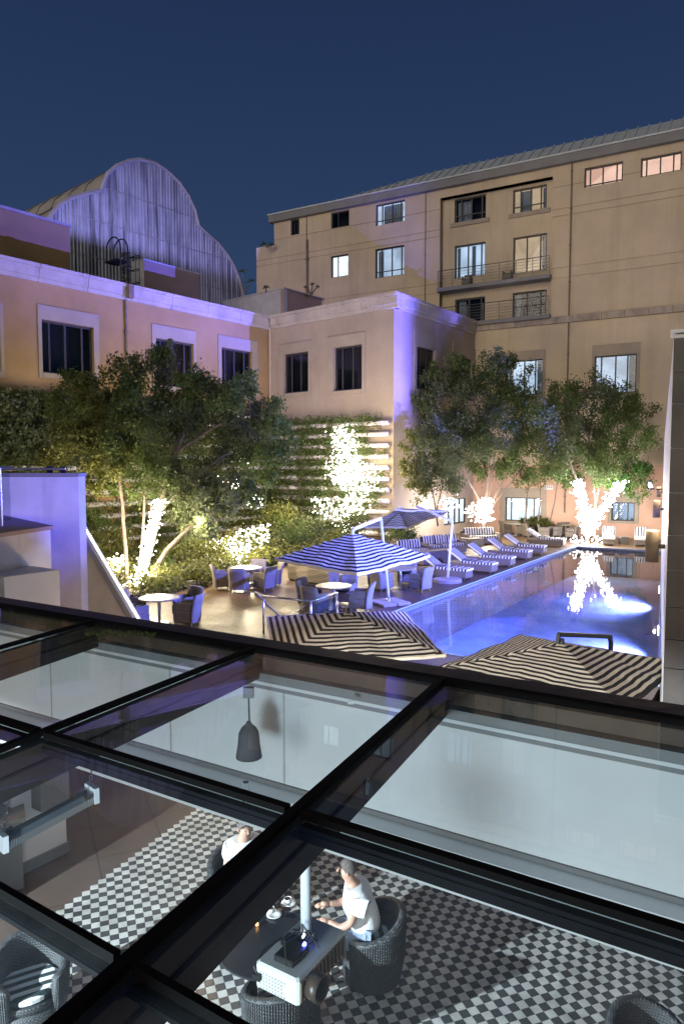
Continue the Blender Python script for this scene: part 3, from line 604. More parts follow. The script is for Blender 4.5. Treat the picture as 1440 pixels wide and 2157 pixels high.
# rooftop succulents against the sky
def aloe(px, py, Y, h, heads, label):
    t = thing('aloe_plant', label, 'plant', D(px, py, Y)); tk = MB()
    for (dx, dz) in heads: tk.path([(0,0,0),(dx*.4,0,dz*.5),(dx,.05,dz)], [.07,.05,.04], 6)
    tk.build('stem', M_['bark'], t)
    for (dx, dz) in heads:
        lf = MB()
        for k in range(13):
            a = k*2.4; e_ = random.uniform(-.1,1.0); L_ = random.uniform(.45,.75)*h
            p0 = Vector((dx,.05,dz)); d = Vector((math.cos(a)*math.cos(e_), math.sin(a)*math.cos(e_), math.sin(e_)))
            lf.path([p0, p0+d*L_*.6, p0+d*L_+Vector((0,0,-.28*L_))], [.035,.03,.006], 4)
        lf.build('leaf_rosette', M_['leaf_d'], t)
aloe(518,618,66,.9,[(-.35,2.0),(.45,1.1)], 'tall two-headed aloe on the roof against the sky beside the theatre')
aloe(560,615,48,.45,[(0,.3)], 'small dark aloe standing on the pale stair head')
aloe(655,622,48,.30,[(-.35,.55),(.1,.75),(.45,.6)], 'branched bare aloe in front of the beige downpipe')
aloe(1436,703,10,.07,[(0,.03)], 'tiny dark plant on top of the grey stone wall')
aloe(563,520,54,.5,[(-.3,.2),(.3,.15)], 'dark plant on the terrace corner of the tall building')

# ------------------------------------------------------------------ pool-side stone wall on the right with sconces
w0 = Vector((4.19, 9.0)); w1 = Vector((18.4, 40.3)); wd = (w1-w0).normalized(); wn = Vector((wd.y,-wd.x))
sw = thing('stone_clad_wall', 'tall grey stone clad wall along the right side of the pool', 'wall')
MB().poly([w0, w1, w1+wn*1.2, w0+wn*1.2], -1.85, 6.05).build('core', M_['white'], sw)
zz = [-1.85,-.9,-.15,.45,1.15,1.78,2.16,2.58,3.05,3.5,4.05,4.62,5.18,5.56,6.0]
FW_ = Fr(w0, wn); 
for z0, z1 in zip(zz, zz[1:]): MB().fb(FW_, -.0, 1.2, .004, .05, z0+.006, z1-.006).build('stone_panel', M_['stone'], sw)
MB().fb(FW_, -.04, 1.25, -.3, .07, 6.06, 6.1).build('coping', M_['white'], sw)
FWs = Fr(w0, wd)
if FWs.nn.x > 0: FWs.nn = -FWs.nn
def sconce(t, z, label):
    p = FWs.pt(t, .2, z); s = thing('wall_sconce', label, 'sconce', p, 0, 'sconces along the pool wall')
    MB().lathe([(.085,-.25),(.1,-.25),(.1,.25),(.085,.25),(.085,-.25)], 14).build('cylinder_shade', M_['pipe'], s, True)
    MB().lathe([(0,.2),(.084,.2)], 14).build('bulb', M_['lampwarm'], s)
    b = MB(); b.path([(0,0,0), tuple(-FWs.nn*.19)], .035, 8); b.build('bracket', M_['black'], s)
    return p
for t, z, lab in ((2.2,3.12,'nearest and lowest looking of the bronze cylinder sconces on the pool wall'),(12.6,3.12,'middle bronze cylinder sconce on the pool wall'),(27.0,3.12,'farthest bronze cylinder sconce on the pool wall')):
    p = sconce(t, z, lab)
    l = bpy.data.lights.new('sconce_light','POINT'); l.energy = 30; l.color = (1,.8,.55); l.shadow_soft_size = .06
    lo_ = bpy.data.objects.new('sconce_light', l); COL.objects.link(lo_); lo_.location = p+Vector((0,0,.36))

# underwater lamps
def pool_lamp(t, z, col, energy, label):
    p = FWs.pt(t, .05, z); s = thing('pool_lamp', label, 'pool lamp', p)
    d = MB(); M = Matrix.Translation(p*0) @ FWs.nn.to_track_quat('Z','Y').to_matrix().to_4x4(); d.lathe([(0,.02),(.13,.02),(.16,0)], 14, M); d.build('lens', emit('pool_lamp_glow', (1,.97,.85), 14.), s)
    l = bpy.data.lights.new('pool_light','SPOT'); l.energy = energy*3.0; l.spot_size = R(150); l.spot_blend = .7; l.color = col; l.shadow_soft_size = .05
    lo_ = bpy.data.objects.new('pool_light', l); COL.objects.link(lo_); lo_.location = p+FWs.nn*.12; lo_.rotation_euler = (FWs.nn+Vector((0,0,-.12))).to_track_quat('-Z','Y').to_euler()
for t, z, c, e_, lab in ((7.4,-.6,(.26,.52,1.0),480,'round glowing pool lamp nearest the striped parasol at right'),(13.2,-.6,(.30,.34,1.0),950,'round glowing pool lamp in the middle of the pool wall'),(21.5,-.7,(.30,.32,1.0),900,'round pool lamp far along the pool wall')):
    pool_lamp(t, z, c, e_, lab)

# unseen extra lamp added in the near pool side to brighten the water
for q_, dr_, e_, lab in ((NL.lerp(NR,.45), Vector((-.3,1)), 650, 'added unseen pool lamp under the near pool edge, brightening the water'),):
    dr_ = dr_.normalized(); s = thing('pool_lamp', lab, 'pool lamp', (q_.x+dr_.x*.03, q_.y+dr_.y*.03, -.75)); M = Vector((dr_.x,dr_.y,0)).to_track_quat('Z','Y').to_matrix().to_4x4()
    MB().lathe([(0,.02),(.13,.02),(.16,0)], 14, M).build('lens', emit('pool_lamp_glow', (1,.97,.85), 6.), s)
    l = bpy.data.lights.new('pool_light','POINT'); l.energy = e_; l.color = (.26,.28,1.0); l.shadow_soft_size = .05
    lo_ = bpy.data.objects.new('pool_light', l); COL.objects.link(lo_); lo_.location = (q_.x+dr_.x*.35, q_.y+dr_.y*.35, -.75)

# ================================================================== foliage
def leaf_object(name, pts, size, m, parent=None, kind=None, asp=.55, droop=0.):
    pts = np.asarray(pts, dtype=np.float64); n = len(pts)
    u = rng.normal(size=(n,3)); u[:,2] -= droop; u /= np.linalg.norm(u,axis=1,keepdims=True)
    w = rng.normal(size=(n,3)); v = np.cross(u,w); v /= np.linalg.norm(v,axis=1,keepdims=True)
    L_ = size*rng.uniform(.6,1.35,(n,1)); u *= L_*.5; v *= L_*.5*asp
    V_ = np.stack([pts-u, pts+v-u*.1, pts+u, pts-v-u*.1], 1).reshape(-1,3)
    me = bpy.data.meshes.new(name); me.vertices.add(4*n); me.vertices.foreach_set('co', V_.ravel())
    me.loops.add(4*n); me.loops.foreach_set('vertex_index', np.arange(4*n)); me.polygons.add(n)
    me.polygons.foreach_set('loop_start', np.arange(0,4*n,4)); me.polygons.foreach_set('loop_total', np.full(n,4))
    me.materials.append(m); me.update(); me.validate(); return link(name, me, parent, kind)
def clump(c, r, n, sub=14, sig=.19, flat=1.0):
    c = np.array(c); d = rng.normal(size=(sub,3)); d /= np.linalg.norm(d,axis=1,keepdims=True)
    d *= (rng.uniform(.25,1,(sub,1))**.5)*r; d[:,2] *= flat
    k = rng.integers(0,sub,n); return c+d[k]+rng.normal(size=(n,3))*r*sig
def pxblob(b, Y, spread):
    c = D(b[0], b[1], Y+random.uniform(-spread,spread)); return c, b[2]*Y/F
def limb(pts, Y0, r0, r1=.02, wob=.12):
    q = []
    for i, p in enumerate(pts):
        y = Y0 if i == 0 else Y0+random.uniform(-wob,wob)*4*i/len(pts)
        q.append(D(p[0],p[1],y))
    rr = [r0+(r1-r0)*i/(len(pts)-1) for i in range(len(pts))]
    out = [q[0]]; ro = [rr[0]]
    for i in range(1,len(q)): out += [q[i-1].lerp(q[i],.5)+Vector((random.uniform(-1,1),0,random.uniform(-1,1)))*.02, q[i]]; ro += [(rr[i-1]+rr[i])/2, rr[i]]
    return out, ro
def tree(label, Y, base, limbs, blobs, per, size, mats, spread=1.2, name='courtyard_tree'):
    t = thing(name, label, 'tree'); tr = MB()
    for pts, r0, r1 in limbs:
        q, rr = limb(pts, Y, r0, r1); tr.path(q, rr, 8)
    pieces = {}
    for i, b in enumerate(blobs):
        c, r = pxblob(b, Y, spread); mi = b[3] if len(b) > 3 else 0
        pieces.setdefault(mi, []).append(clump(c, r*1.05, int(per*(b[2]/40.)**1.6)))
        # twig from the nearest limb end into the clump
        e = min((D(*l[0][-1],Y) for l in limbs), key=lambda p: (p-c).length); tr.path([e, e.lerp(c,.5)+Vector((0,0,-.1)), c], [.03,.02,.01], 5)
    tr.build('trunk', M_['bark'], t, True)
    for mi, ps in pieces.items(): leaf_object('crown', np.concatenate(ps), size, M_[mats[mi]], t, droop=.25)
    return t
def bulbs(pts, r):
    mb = MB(); o8 = [(1,0,0),(-1,0,0),(0,1,0),(0,-1,0),(0,0,1),(0,0,-1)]; f8 = [(0,2,4),(2,1,4),(1,3,4),(3,0,4),(2,0,5),(1,2,5),(3,1,5),(0,3,5)]
    for p in pts: mb.add([(p[0]+a*r,p[1]+b*r,p[2]+c*r) for a,b,c in o8], f8)
    return mb
def lights_thing(label, pts, r, m, cord=None, name='fairy_lights'):
    t = thing(name, label, 'string lights'); mb = bulbs(pts, r); me = mb.mesh('bulbs', M_[m]); link('bulbs', me, t, 'stuff')
    if cord: MB().path(cord, .008, 4).build('cord', M_['white'], t)
    return t
def lamp(kind, name, loc, energy, col, soft=.2, aim=None, size=None, blend=.2):
    l = bpy.data.lights.new(name, kind); l.energy = energy; l.color = col
    l.shadow_soft_size = soft
    o = bpy.data.objects.new(name, l); COL.objects.link(o); o.location = loc
    if aim is not None: o.rotation_euler = (Vector(aim)-Vector(loc)).to_track_quat('-Z','Y').to_euler()
    if size: l.spot_size = R(size); l.spot_blend = blend
    return o
def helix(pts, rad, n, turns):
    pts = [Vector(p) for p in pts]; seg = [(b-a).length for a,b in zip(pts,pts[1:])]; tot = sum(seg); out = []
    for k in range(n):
        d = tot*k/(n-1); i = 0
        while i < len(seg)-1 and d > seg[i]: d -= seg[i]; i += 1
        p = pts[i].lerp(pts[i+1], min(1,d/seg[i])); a = 2*math.pi*turns*k/n
        out.append(p+Vector((math.cos(a)*rad, math.sin(a)*rad, random.uniform(-.02,.02))))
    return out

YL = 25.5
tree('big spreading tree on the left with white lights wound up its leaning trunk', YL, None,
  [([(292,1240),(318,1140),(345,1030),(372,950),(400,880)],.19,.06), ([(268,1232),(264,1150),(258,1060),(250,1000),(232,920),(215,850)],.085,.03), ([(250,1010),(228,950),(190,890)],.04,.02),
   ([(290,1236),(300,1130),(304,1040),(310,960),(320,880),(335,780)],.06,.02), ([(300,1236),(350,1160),(400,1110),(450,1080),(520,1050)],.10,.03), ([(345,1030),(300,900),(272,830)],.06,.02), ([(372,950),(450,900),(530,870)],.06,.02), ([(330,1085),(400,1010),(470,960)],.05,.02)],
  [(345,738,20),(335,778,38,1),(270,790,40,1),(292,842,56),(215,832,48,2),(152,800,24),(142,852,44),(400,805,38),(420,852,56,1),(362,862,64,1),(470,850,44),(520,812,26),(502,872,52,1),(560,872,38),(572,922,42),(520,932,56,1),(440,922,66,1),(360,942,66,1),(282,922,60),(212,902,56,2),(152,922,42,2),(120,968,32,2),(232,972,50,2),(322,1002,50),(402,1002,56,1),(470,992,50,1),(548,982,40),(588,960,24),(452,1062,48,1),(402,1090,42,1),(482,1042,44,1),(392,1052,40,1),(528,1040,26),(432,1112,24,1),(250,1030,22),(200,1010,28,2)],
  1650, .125, ['leaf','leaf_d','leaf_y'])
tree('middle multi-stemmed tree with lights round its base behind the striped sofas', 41.5, None,
  [([(1018,1128),(1020,1085),(1005,1045),(985,1010),(960,940)],.12,.04), ([(1020,1090),(1024,1045),(1030,990),(1020,900)],.09,.03), ([(1022,1085),(1050,1030),(1075,985),(1085,900)],.08,.03), ([(1024,1080),(1065,1030),(1100,985)],.06,.03), ([(1020,1085),(1035,1010),(1045,930)],.06,.03)],
  [(1060,762,26),(1080,800,38),(1030,790,38),(985,802,38),(940,802,32,1),(890,812,32,1),(868,850,30),(930,860,48,1),(990,862,52,1),(1050,862,48),(1100,862,38),(905,910,36,1),(962,930,42,1),(1032,930,46,1),(1086,930,42),(1118,900,32),(1010,985,28),(1070,985,32),(940,985,28,1),(962,762,20),(915,782,18),(1105,1000,24),(1000,920,40),(950,900,40)],
  2200, .15, ['leaf','leaf_d'])
tree('slim leafy tree beside the corner of the blue lit block', 38.5, None,
  [([(922,1108),(915,1060),(905,1010),(890,950)],.05,.02), ([(918,1080),(930,1030),(935,980)],.04,.02)],
  [(868,930,28,1),(864,980,28,1),(880,1030,24,1),(900,960,36),(926,1000,38),(942,950,32),(950,1012,26),(888,1000,34,1),(910,905,26)], 1700, .14, ['leaf_d','leaf_y'])  # left clumps get yellower leaves, painting in the light on that side
tree('tree at the far pool corner with a glowing V of lights on its trunks', 39.6, None,
  [([(1236,1146),(1238,1118),(1224,1060),(1214,1010),(1190,940)],.15,.04), ([(1240,1120),(1275,1058),(1310,1010),(1335,950)],.10,.04), ([(1243,1118),(1254,1060),(1250,1010),(1240,930)],.08,.03), ([(1254,1060),(1268,1000),(1280,930)],.05,.02)],
  [(1182,832,36),(1152,872,38),(1142,922,38),(1212,852,42,1),(1262,832,42,1),(1312,852,38),(1345,862,32),(1182,922,46,1),(1242,902,48,1),(1302,912,46),(1342,922,34),(1162,970,38),(1212,970,42),(1272,972,40),(1328,982,38,2),(1200,1010,22),(1258,1000,26),(1342,1030,26),(1300,1010,24,2)],
  2200, .145, ['leaf','leaf_d','leaf_g'])
for lb_, base, top, bl, Y in (('left thin sapling in the dark planter before the lit window',(1104,1100),(1112,1020),[(1112,1008,22),(1100,985,18)],42.3),('middle thin sapling in the dark planter before the lit window',(1133,1098),(1138,1020),[(1138,1016,13),(1136,1000,14)],42.3),('right leaning sapling at the end of the dark planter',(1158,1098),(1174,1015),[(1180,990,22),(1195,1000,18),(1165,985,16)],42.3)):
    tree(lb_, Y, None, [([base,((base[0]+top[0])/2+2,(base[1]+top[1])/2),top],.05,.025)], bl, 700, .14, ['leaf_y'], .3, 'sapling')

# ------------------------------------------------------------------ living walls
def green_wall(fr, s0, s1, ztop, label, dens, seed):
    g = thing('living_wall', label, 'living wall'); rd = random.Random(seed); rows = np.arange(.55, ztop, .62); pts = []
    for s in np.arange(s0+.1, s1, 2.4): MB().fb(fr, s-.07, s+.07, .02, .2, 0, ztop+.1).build('post', M_['post'], g)
    proto = {}
    for zi, z in enumerate(rows):
        for s in np.arange(s0, s1-.5, 2.4):
            e_ = min(s+2.36, s1); key = round(e_-s,2)
            if key not in proto: m = MB(); m.path([(0,0,0),(key,0,0)], .135, 8); proto[key] = m.mesh('planter_tube', M_['tube'], True)
            o = link('planter_tube', proto[key], g); p = fr.pt(s+.02,.34,z); o.location = p; o.rotation_euler = (0,0,math.atan2(fr.d.y,fr.d.x))
        for s in np.arange(s0, s1, .42):
            d = dens(s, z); 
            if rd.random() < d:
                n = int(70*min(1.6, .5+d)); p = fr.pt(s, .42, z); q = np.array(p)+rng.normal(size=(n,3))*np.array([.22,.22,.17])+np.array([0,0,.22]); pts.append(q)
            if rd.random() < d*.6:
                n = 40; p = fr.pt(s, .52, z-.12); q = np.array(p)+rng.normal(size=(n,3))*np.array([.2,.2,.2]); pts.append(q)
    leaf_object('wall_foliage', np.concatenate(pts), .17, M_['leaf'], g, 'stuff', .4, .5)
    return g
def densL(s, z): return .95 if z > 3.6 else (.7 if s < 8 else .85)
def densC(s, z):
    u = s/LC
    if u < .50: return .97 if z > 3.4 else .75
    if u > .86: return .5
    return .85
green_wall(FLw, -4, 16.4, 7.4, 'long living wall of planter tubes under the left wing behind the big tree', densL, 1)
green_wall(FCf, .5, LC-.1, 7.1, 'living wall of lilac planter tubes under the corner block with a mass of lights', densC, 2)
# dense creeper along the top at the far left
cl = [clump(FLw.pt(s,.7,z), .75, 700) for s in np.arange(-3,9,.8) for z in (5.2,6.2,7.0)]
tag(leaf_object('creeper', np.concatenate(cl), .18, M_['leaf_d'], None, 'stuff'), 'dark leafy creeper hanging over the top of the left living wall', 'creeper')

# ------------------------------------------------------------------ planting bed with shrubs
ed = MB(); bedp = [P(120,1225),P(285,1262),P(330,1238),P(395,1240),P(432,1231),P(458,1216),P(478,1196),P(606,1180),P(700,1165),P(760,1128),P(560,1128),P(300,1140)]
ed.poly([(p.x,p.y) for p in bedp], 0.0, .10); structure('planting_bed', ed, M_['earth'])
kb = MB(); kp = [P(395,1240),P(418,1236),P(440,1228),P(458,1216),P(470,1204),P(478,1194)]
for a, b in zip(kp, kp[1:]): kb.bar(a+Vector((0,0,.12)), b+Vector((0,0,.12)), .22, .3)
tag(kb.build('bed_kerb', M_['conc']), 'low curved kerb in front of the planting bed beside the dining group', 'kerb')
gc = []
for k in range(260):
    i = rng.integers(0,len(bedp)); c = bedp[i].lerp(bedp[(i+rng.integers(2,9))%len(bedp)], rng.uniform(.08,.92)); gc.append(clump((c.x,c.y,.3), .55, 95, 8, .3, .6))
tag(leaf_object('ground_cover', np.concatenate(gc), .15, M_['leaf_y'], None, 'stuff'), 'loose ground cover plants filling the bed behind the dining tables', 'ground cover')
for px_, py_, r_, Y, m, lab in ((385,1180,40,28.5,'leaf_y','rounded olive shrub right of the lit tree trunk'),(440,1170,42,29.5,'leaf_y','broad reddish olive shrub behind the left dining chair'),(345,1200,26,27,'leaf','small shrub just behind the round table near the lit trunk'),
      (560,1150,42,32,'leaf_y','bright shrub right behind the far dining table'),(605,1128,40,34,'leaf','green shrub left of the blue striped parasol tip'),(500,1152,32,32,'leaf_y','pale glowing shrub behind the far dining table'),(655,1118,34,36,'leaf_d','bluish shrub above the striped parasol'),
      (232,1140,44,30,'leaf_y','light green shrub between stair rail and tree'),(192,1112,34,31,'leaf','shrub at the top end of the stair rail'),(585,1085,34,36,'leaf_y','arching fern-like shrub against the living wall'),(420,1150,34,33,'leaf','shrub behind the fairy lit bank'),(750,1110,30,37,'leaf_d','dark shrub at the foot of the living wall lights'),(850,1125,28,36,'leaf','green bush under the tilted parasol')):
    c = D(px_,py_,Y); r = r_*Y/F; s = thing('shrub', lab, 'shrub'); leaf_object('foliage', clump(c, r, 2100, 16, .28, .8), .15, M_[m], s, None, .4, .3)
    st = MB()
    for k in range(5): a = k*1.26; st.path([(c.x+.05*math.cos(a),c.y+.05*math.sin(a),.05),(c.x+r*.5*math.cos(a),c.y+r*.5*math.sin(a),c.z)], [.02,.008], 5)
    st.build('stems', M_['bark'], s)

# ------------------------------------------------------------------ fairy lights
def px_cloud(poly, n, Y, dY):
    out = []; xs = [p[0] for p in poly]; ys = [p[1] for p in poly]
    while len(out) < n:
        x, y = random.uniform(min(xs),max(xs)), random.uniform(min(ys),max(ys)); ins = False
        for i in range(len(poly)):
            (x1,y1),(x2,y2) = poly[i], poly[i-1]
            if (y1>y) != (y2>y) and x < (x2-x1)*(y-y1)/(y2-y1)+x1: ins = not ins
        if ins: out.append(D(x+random.gauss(0,5),y+random.gauss(0,5),Y+random.uniform(-dY,dY)))
    return out
LS = lambda pts: [D(x,y,YL-.25) for x,y in pts]
lights_thing('thick bright column of lights wound round the leaning left tree trunk', [p+Vector((random.gauss(0,.06),random.gauss(0,.06),random.gauss(0,.04)))*random.choice((.5,1,1,2)) for p in helix(LS([(292,1235),(300,1190),(318,1120),(337,1052)]), .15, 420, 26)]+px_cloud([(262,1215),(315,1205),(325,1262),(280,1275),(258,1250)],170,YL-.7,.3), .024, 'bulb', [Vector(p)+Vector((0,-.3,0)) for p in LS([(300,1240),(318,1180),(335,1110)])])
FCp = lambda x, y: (lambda sz: FCf.pt(sz[0], .95+random.uniform(-.2,.35), sz[1]))(FCf.px(x,y))
def wall_cloud(poly, n): return [FCp(*q) for q in [(lambda v: (CX+F*(v-CAM).x/(v-CAM).dot(FW), CY-F*(v-CAM).dot(UP)/(v-CAM).dot(FW)))(p) for p in px_cloud(poly,n,38,.1)]]
wc = wall_cloud([(722,905),(755,902),(770,930),(785,965),(780,1010),(760,1030),(715,1010),(735,970),(725,940)],430)+wall_cloud([(715,975),(790,970),(830,985),(822,1010),(790,1030),(745,1030),(712,1010)],190)+wall_cloud([(755,1030),(800,1020),(795,1060),(770,1110),(755,1110)],150)+wall_cloud([(680,1050),(760,1045),(770,1090),(720,1105),(690,1075)],130)+wall_cloud([(755,1092),(775,1090),(772,1122),(752,1125)],60)
lights_thing('dazzling net of lights spread over the living wall of the corner block', wc, .034, 'bulb')
lights_thing('bright string of lights lying over the shrubs behind the far dining table', px_cloud([(430,1145),(480,1130),(535,1110),(568,1105),(566,1140),(520,1165),(450,1165)],240,31,.5)+px_cloud([(490,1150),(525,1150),(510,1195),(495,1195)],60,28,.3), .027, 'bulb')
lights_thing('patch of lights shining through the right side of the big tree', px_cloud([(440,1012),(500,1010),(500,1030),(440,1032)],80,33,.4)+px_cloud([(505,1050),(548,1040),(550,1060),(520,1068)],60,33,.4)+px_cloud([(505,960),(525,960),(525,975),(505,975)],14,33,.2), .028, 'bulb')
lights_thing('bright lights low on the bank left of the tree trunk', px_cloud([(228,1180),(258,1170),(264,1200),(238,1205)],70,27.5,.3), .034, 'bulb')
lights_thing('glowing ball of lights round the foot of the middle tree', px_cloud([(1005,1068),(1020,1052),(1034,1056),(1034,1095),(1008,1098)],230,41.2,.3), .034, 'bulbw')
YR = 39.35
vl = [p+Vector((random.gauss(0,.09),random.gauss(0,.09),random.gauss(0,.06)))*random.choice((.5,1,1,2)) for arm, n in (([(1238,1120),(1228,1070),(1216,1012)],330),([(1240,1122),(1262,1082),(1285,1050),(1310,1012)],330)) for p in helix([D(x,y,YR) for x,y in arm], .2, n, 22)]
lights_thing('white V of lights wound round both trunks of the far pool corner tree', vl+px_cloud([(1222,1085),(1255,1085),(1250,1122),(1228,1122)],200,YR,.25), .036, 'bulbw')
lights_thing('lights lying at the foot of the far pool corner tree', px_cloud([(1205,1132),(1262,1130),(1262,1146),(1205,1146)],60,38.6,.2), .035, 'bulbw')
lights_thing('lights round the glass doors beside the slim tree', px_cloud([(930,1050),(960,1045),(960,1060),(945,1092),(930,1092)],60,41.5,.3)+px_cloud([(985,1060),(1003,1060),(1003,1090),(985,1090)],40,41.2,.3), .035, 'bulbw')

# ================================================================== furniture on the patio
def T(x,y,z,rz=0,ry=0): return Matrix.Translation((x,y,z)) @ Matrix.Rotation(rz,4,'Z') @ Matrix.Rotation(ry,4,'Y')
def chair_proto(m, cush):                         # faces +x
    t = thing('dining_chair', 'x', 'chair')
    MB().bev(-.26,.30,-.29,.29,.12,.43,.025).build('seat_base', M_[m], t)
    MB().bev(-.20,.31,-.22,.22,.43,.50,.03).build('seat_cushion', M_[cush], t)
    for s in (-1,1): MB().bev(-.26,.28,s*.255-.04,s*.255+.04,.425,.66,.025).build('arm', M_[m], t)
    b = MB(); vs = []
    for z, xo, hw in ((.12,-.27,.30),(.45,-.29,.30),(.70,-.34,.31),(.88,-.40,.29)):
        for k in range(7):
            y = -hw+2*hw*k/6; cv = .05*(1-(y/hw)**2); vs += [(xo-cv,y,z),(xo-cv+.075,y,z)]
    n = 14; fs = []
    for r in range(3):
        for k in range(6):
            a = r*n+2*k; fs += [(a,a+2,a+n+2,a+n),(a+1,a+n+1,a+n+3,a+3)]
    for k in range(6): a = 3*n+2*k; fs += [(a,a+2,a+3,a+1)]
    for r in range(3): a = r*n; fs += [(a,a+n,a+n+1,a+1),(a+12,a+13,a+n+13,a+n+12)]
    b.add(vs, fs); b.build('backrest', M_[m], t, True)
    for sx in (-.22,.25):
        for sy in (-.24,.24): MB().lathe([(.02,0),(.024,.13)],8,T(sx,sy,0)).build('leg', M_['steel'], t)
    return t
CH = Proto(chair_proto('cover','black')); CS = Proto(chair_proto('cover','strx'))
def table_proto():
    t = thing('round_table', 'x', 'table')
    MB().lathe([(0,.70),(.53,.70),(.56,.715),(.56,.735),(.54,.745),(0,.745)],28).build('table_top', M_['tabletop'], t)
    MB().lathe([(.045,.03),(.045,.70)],12).build('pedestal', M_['steel'], t, True)
    MB().lathe([(0,.035),(.28,.03),(.30,.015),(.30,0)],20).build('base', M_['steel'], t)
    return t
TB = Proto(table_proto())
def dining(px, py, who, chairs, r=.80):
    c = P(px,py,.745); TB.at((c.x,c.y,0), 0, 'round table '+who, 'round patio tables')
    for ang, lab, pr, rr in chairs:
        a = R(ang); pr.at((c.x+math.cos(a)*rr, c.y+math.sin(a)*rr, 0), a+math.pi, lab, 'covered chairs at the round tables')
    return c
dc1 = dining(518,1195,'with small things on it between chairs under the fairy lights',[(200,'left chair of the far dining group, pale back to the shrubs',CH,.86),(262,'front chair of the far dining group, pleated cover to the camera',CH,.85),(325,'right chair of the far dining group, dark blue side',CH,.86),(75,'rear chair of the far dining group against the lights',CH,.86),(20,'small rear right chair of the far dining group',CH,.95)])
dc2 = dining(703,1233,'under the blue striped parasol beside the glass railing',[(-18,'bright blue chair right of the table under the parasol, nearest the parasol base',CH,.86),(150,'left chair under the blue striped parasol, blue back',CH,.86),(68,'rear chair under the blue striped parasol',CH,.9),(235,'front left chair in a pleated cover behind the glass railing',CH,.92)])
dc3 = dining(843,1196,'with glasses between the parasol mast and the first lounger',[(215,'blue chair in front of the table beside the parasol mast',CH,.84),(-40,'blue chair facing away from the first lounger, pleated back',CH,.86),(70,'rear chair with woven back beyond the table near the loungers',CH,.88),(160,'left wicker chair at the table near the parasol mast',CH,.86)])
dc4 = dining(335,1258,'nearest the stair with mottled top under the lit trunk',[(-12,'nearest chair right of the stair table, saturated blue back',CS,.84),(48,'striped chair behind right of the stair table',CS,.9),(165,'striped chair left of the stair table by the handrail',CS,.84),(235,'front chair of the stair table with striped seat, cut by the gutter',CS,.86)])
# things on the tables
def glassware(c, n, seed, who):
    rd = random.Random(seed)
    for k in range(n):
        a = rd.uniform(0,6.28); r = rd.uniform(.05,.28); g = MB().lathe([(.03,0),(.03,.004),(.006,.01),(.006,.07),(.035,.10),(.032,.16)],10).build('wine_glass', M_['pane']); g.location = (c.x+r*math.cos(a), c.y+r*math.sin(a), .747)
        tag(g, 'clear stemmed glass on the '+who, 'glass', 'glasses on the patio tables')
glassware(dc1,1,1,'far dining table under the fairy lights'); glassware(dc3,1,2,'table near the loungers'); glassware(dc2,1,3,'table under the blue parasol')
# woven service stations
for x0,x1,yb,h,lab in ((606,692,1222,.98,'pale woven service station left under the blue striped parasol'),):
    a = P(x0,yb); b = P(x1,yb+14); d = (b-a); fr = Fr(a,d); L_ = d.length; t = thing('service_station', lab, 'counter')
    MB().fb(fr,0,L_,-.6,0,.05,h).build('carcass', M_['woven'], t); MB().fb(fr,-.03,L_+.03,-.63,.03,h+.002,h+.04).build('top', M_['darkwood'], t); MB().fb(fr,.04,L_-.04,-.56,-.04,0,.05).build('plinth', M_['black'], t)

def lounger_proto():                              # foot towards +x
    t = thing('sun_lounger', 'x', 'sun lounger')
    MB().bev(-1.0,1.0,-.32,.32,.08,.36,.02).build('base', M_['wick'], t)
    seat = MB(); n = 16; vs = []
    for k in range(n+1):
        x = -.32+1.34*k/n; z = .46+.012*math.sin(k*1.9)
        vs += [(x,-.33,.365),(x,-.33,z-.02),(x,-.30,z),(x,.30,z),(x,.33,z-.02),(x,.33,.365)]
    seat.add(vs, [(k*6+j,k*6+j+1,k*6+6+j+1,k*6+6+j) for k in range(n) for j in range(5)]+[(0,1,2,3,4,5),tuple(n*6+j for j in range(6))]); seat.build('seat_mattress', M_['strlx'], t)
    M = T(-.33,0,.42,0,R(33)); MB().bev(-.80,.0,-.33,.33,-.01,.09,.02,M).build('back_mattress', M_['strl'], t)
    MB().box(-.78,-.02,-.29,.29,-.05,-.013,M).build('back_frame', M_['wick'], t)
    for sx in (-.92,.92):
        for sy in (-.27,.27): MB().lathe([(.016,0),(.02,.09)],8,T(sx,sy,0)).build('leg', M_['steel'], t)
    return t
LG = Proto(lounger_proto()); ra = math.atan2(-A2.x, A2.y)   # towards the water
pd = Vector((A2.y,-A2.x,0))
feet = [(989,1222),(1042,1208),(1080,1194),(1116,1179),(1147,1168),(1188,1152)]
ords = ['first lounger of the poolside row, next to the round parasol base','second lounger of the poolside row from the parasol','third lounger of the poolside row from the parasol','fourth lounger of the poolside row from the parasol','fifth lounger of the poolside row from the parasol','farthest lounger of the poolside row, standing apart']
def towel(c, rz, lab):
    m = MB(); n = 10; vs = []
    for i in range(n+1):
        for j in range(n+1): u, v = i/n-.5, j/n-.5; vs.append((u*.62, v*.40, .012+.05*abs(math.sin(u*7+v*5))*(1-abs(u)*1.2)+.03*abs(math.cos(v*9-u*4))*(1-abs(v)*1.4)))
    m.add(vs, [(i*(n+1)+j,i*(n+1)+j+1,(i+1)*(n+1)+j+1,(i+1)*(n+1)+j) for i in range(n) for j in range(n)])
    o = m.build('towel', M_['towel'], None, True); o.location = c; o.rotation_euler = (0,0,rz); tag(o, lab, 'towel', 'towels on the loungers')
for (x,y), lab in zip(feet, ords):
    f = P(x,y); c = f-pd*1.0; LG.at((c.x,c.y,0), ra+random.uniform(-.05,.05), 'striped sun lounger, '+lab, 'striped sun loungers round the pool')
    q = c-pd*.12; towel((q.x,q.y,.475), ra+.3, 'crumpled grey towel on the '+lab.split(',')[0])
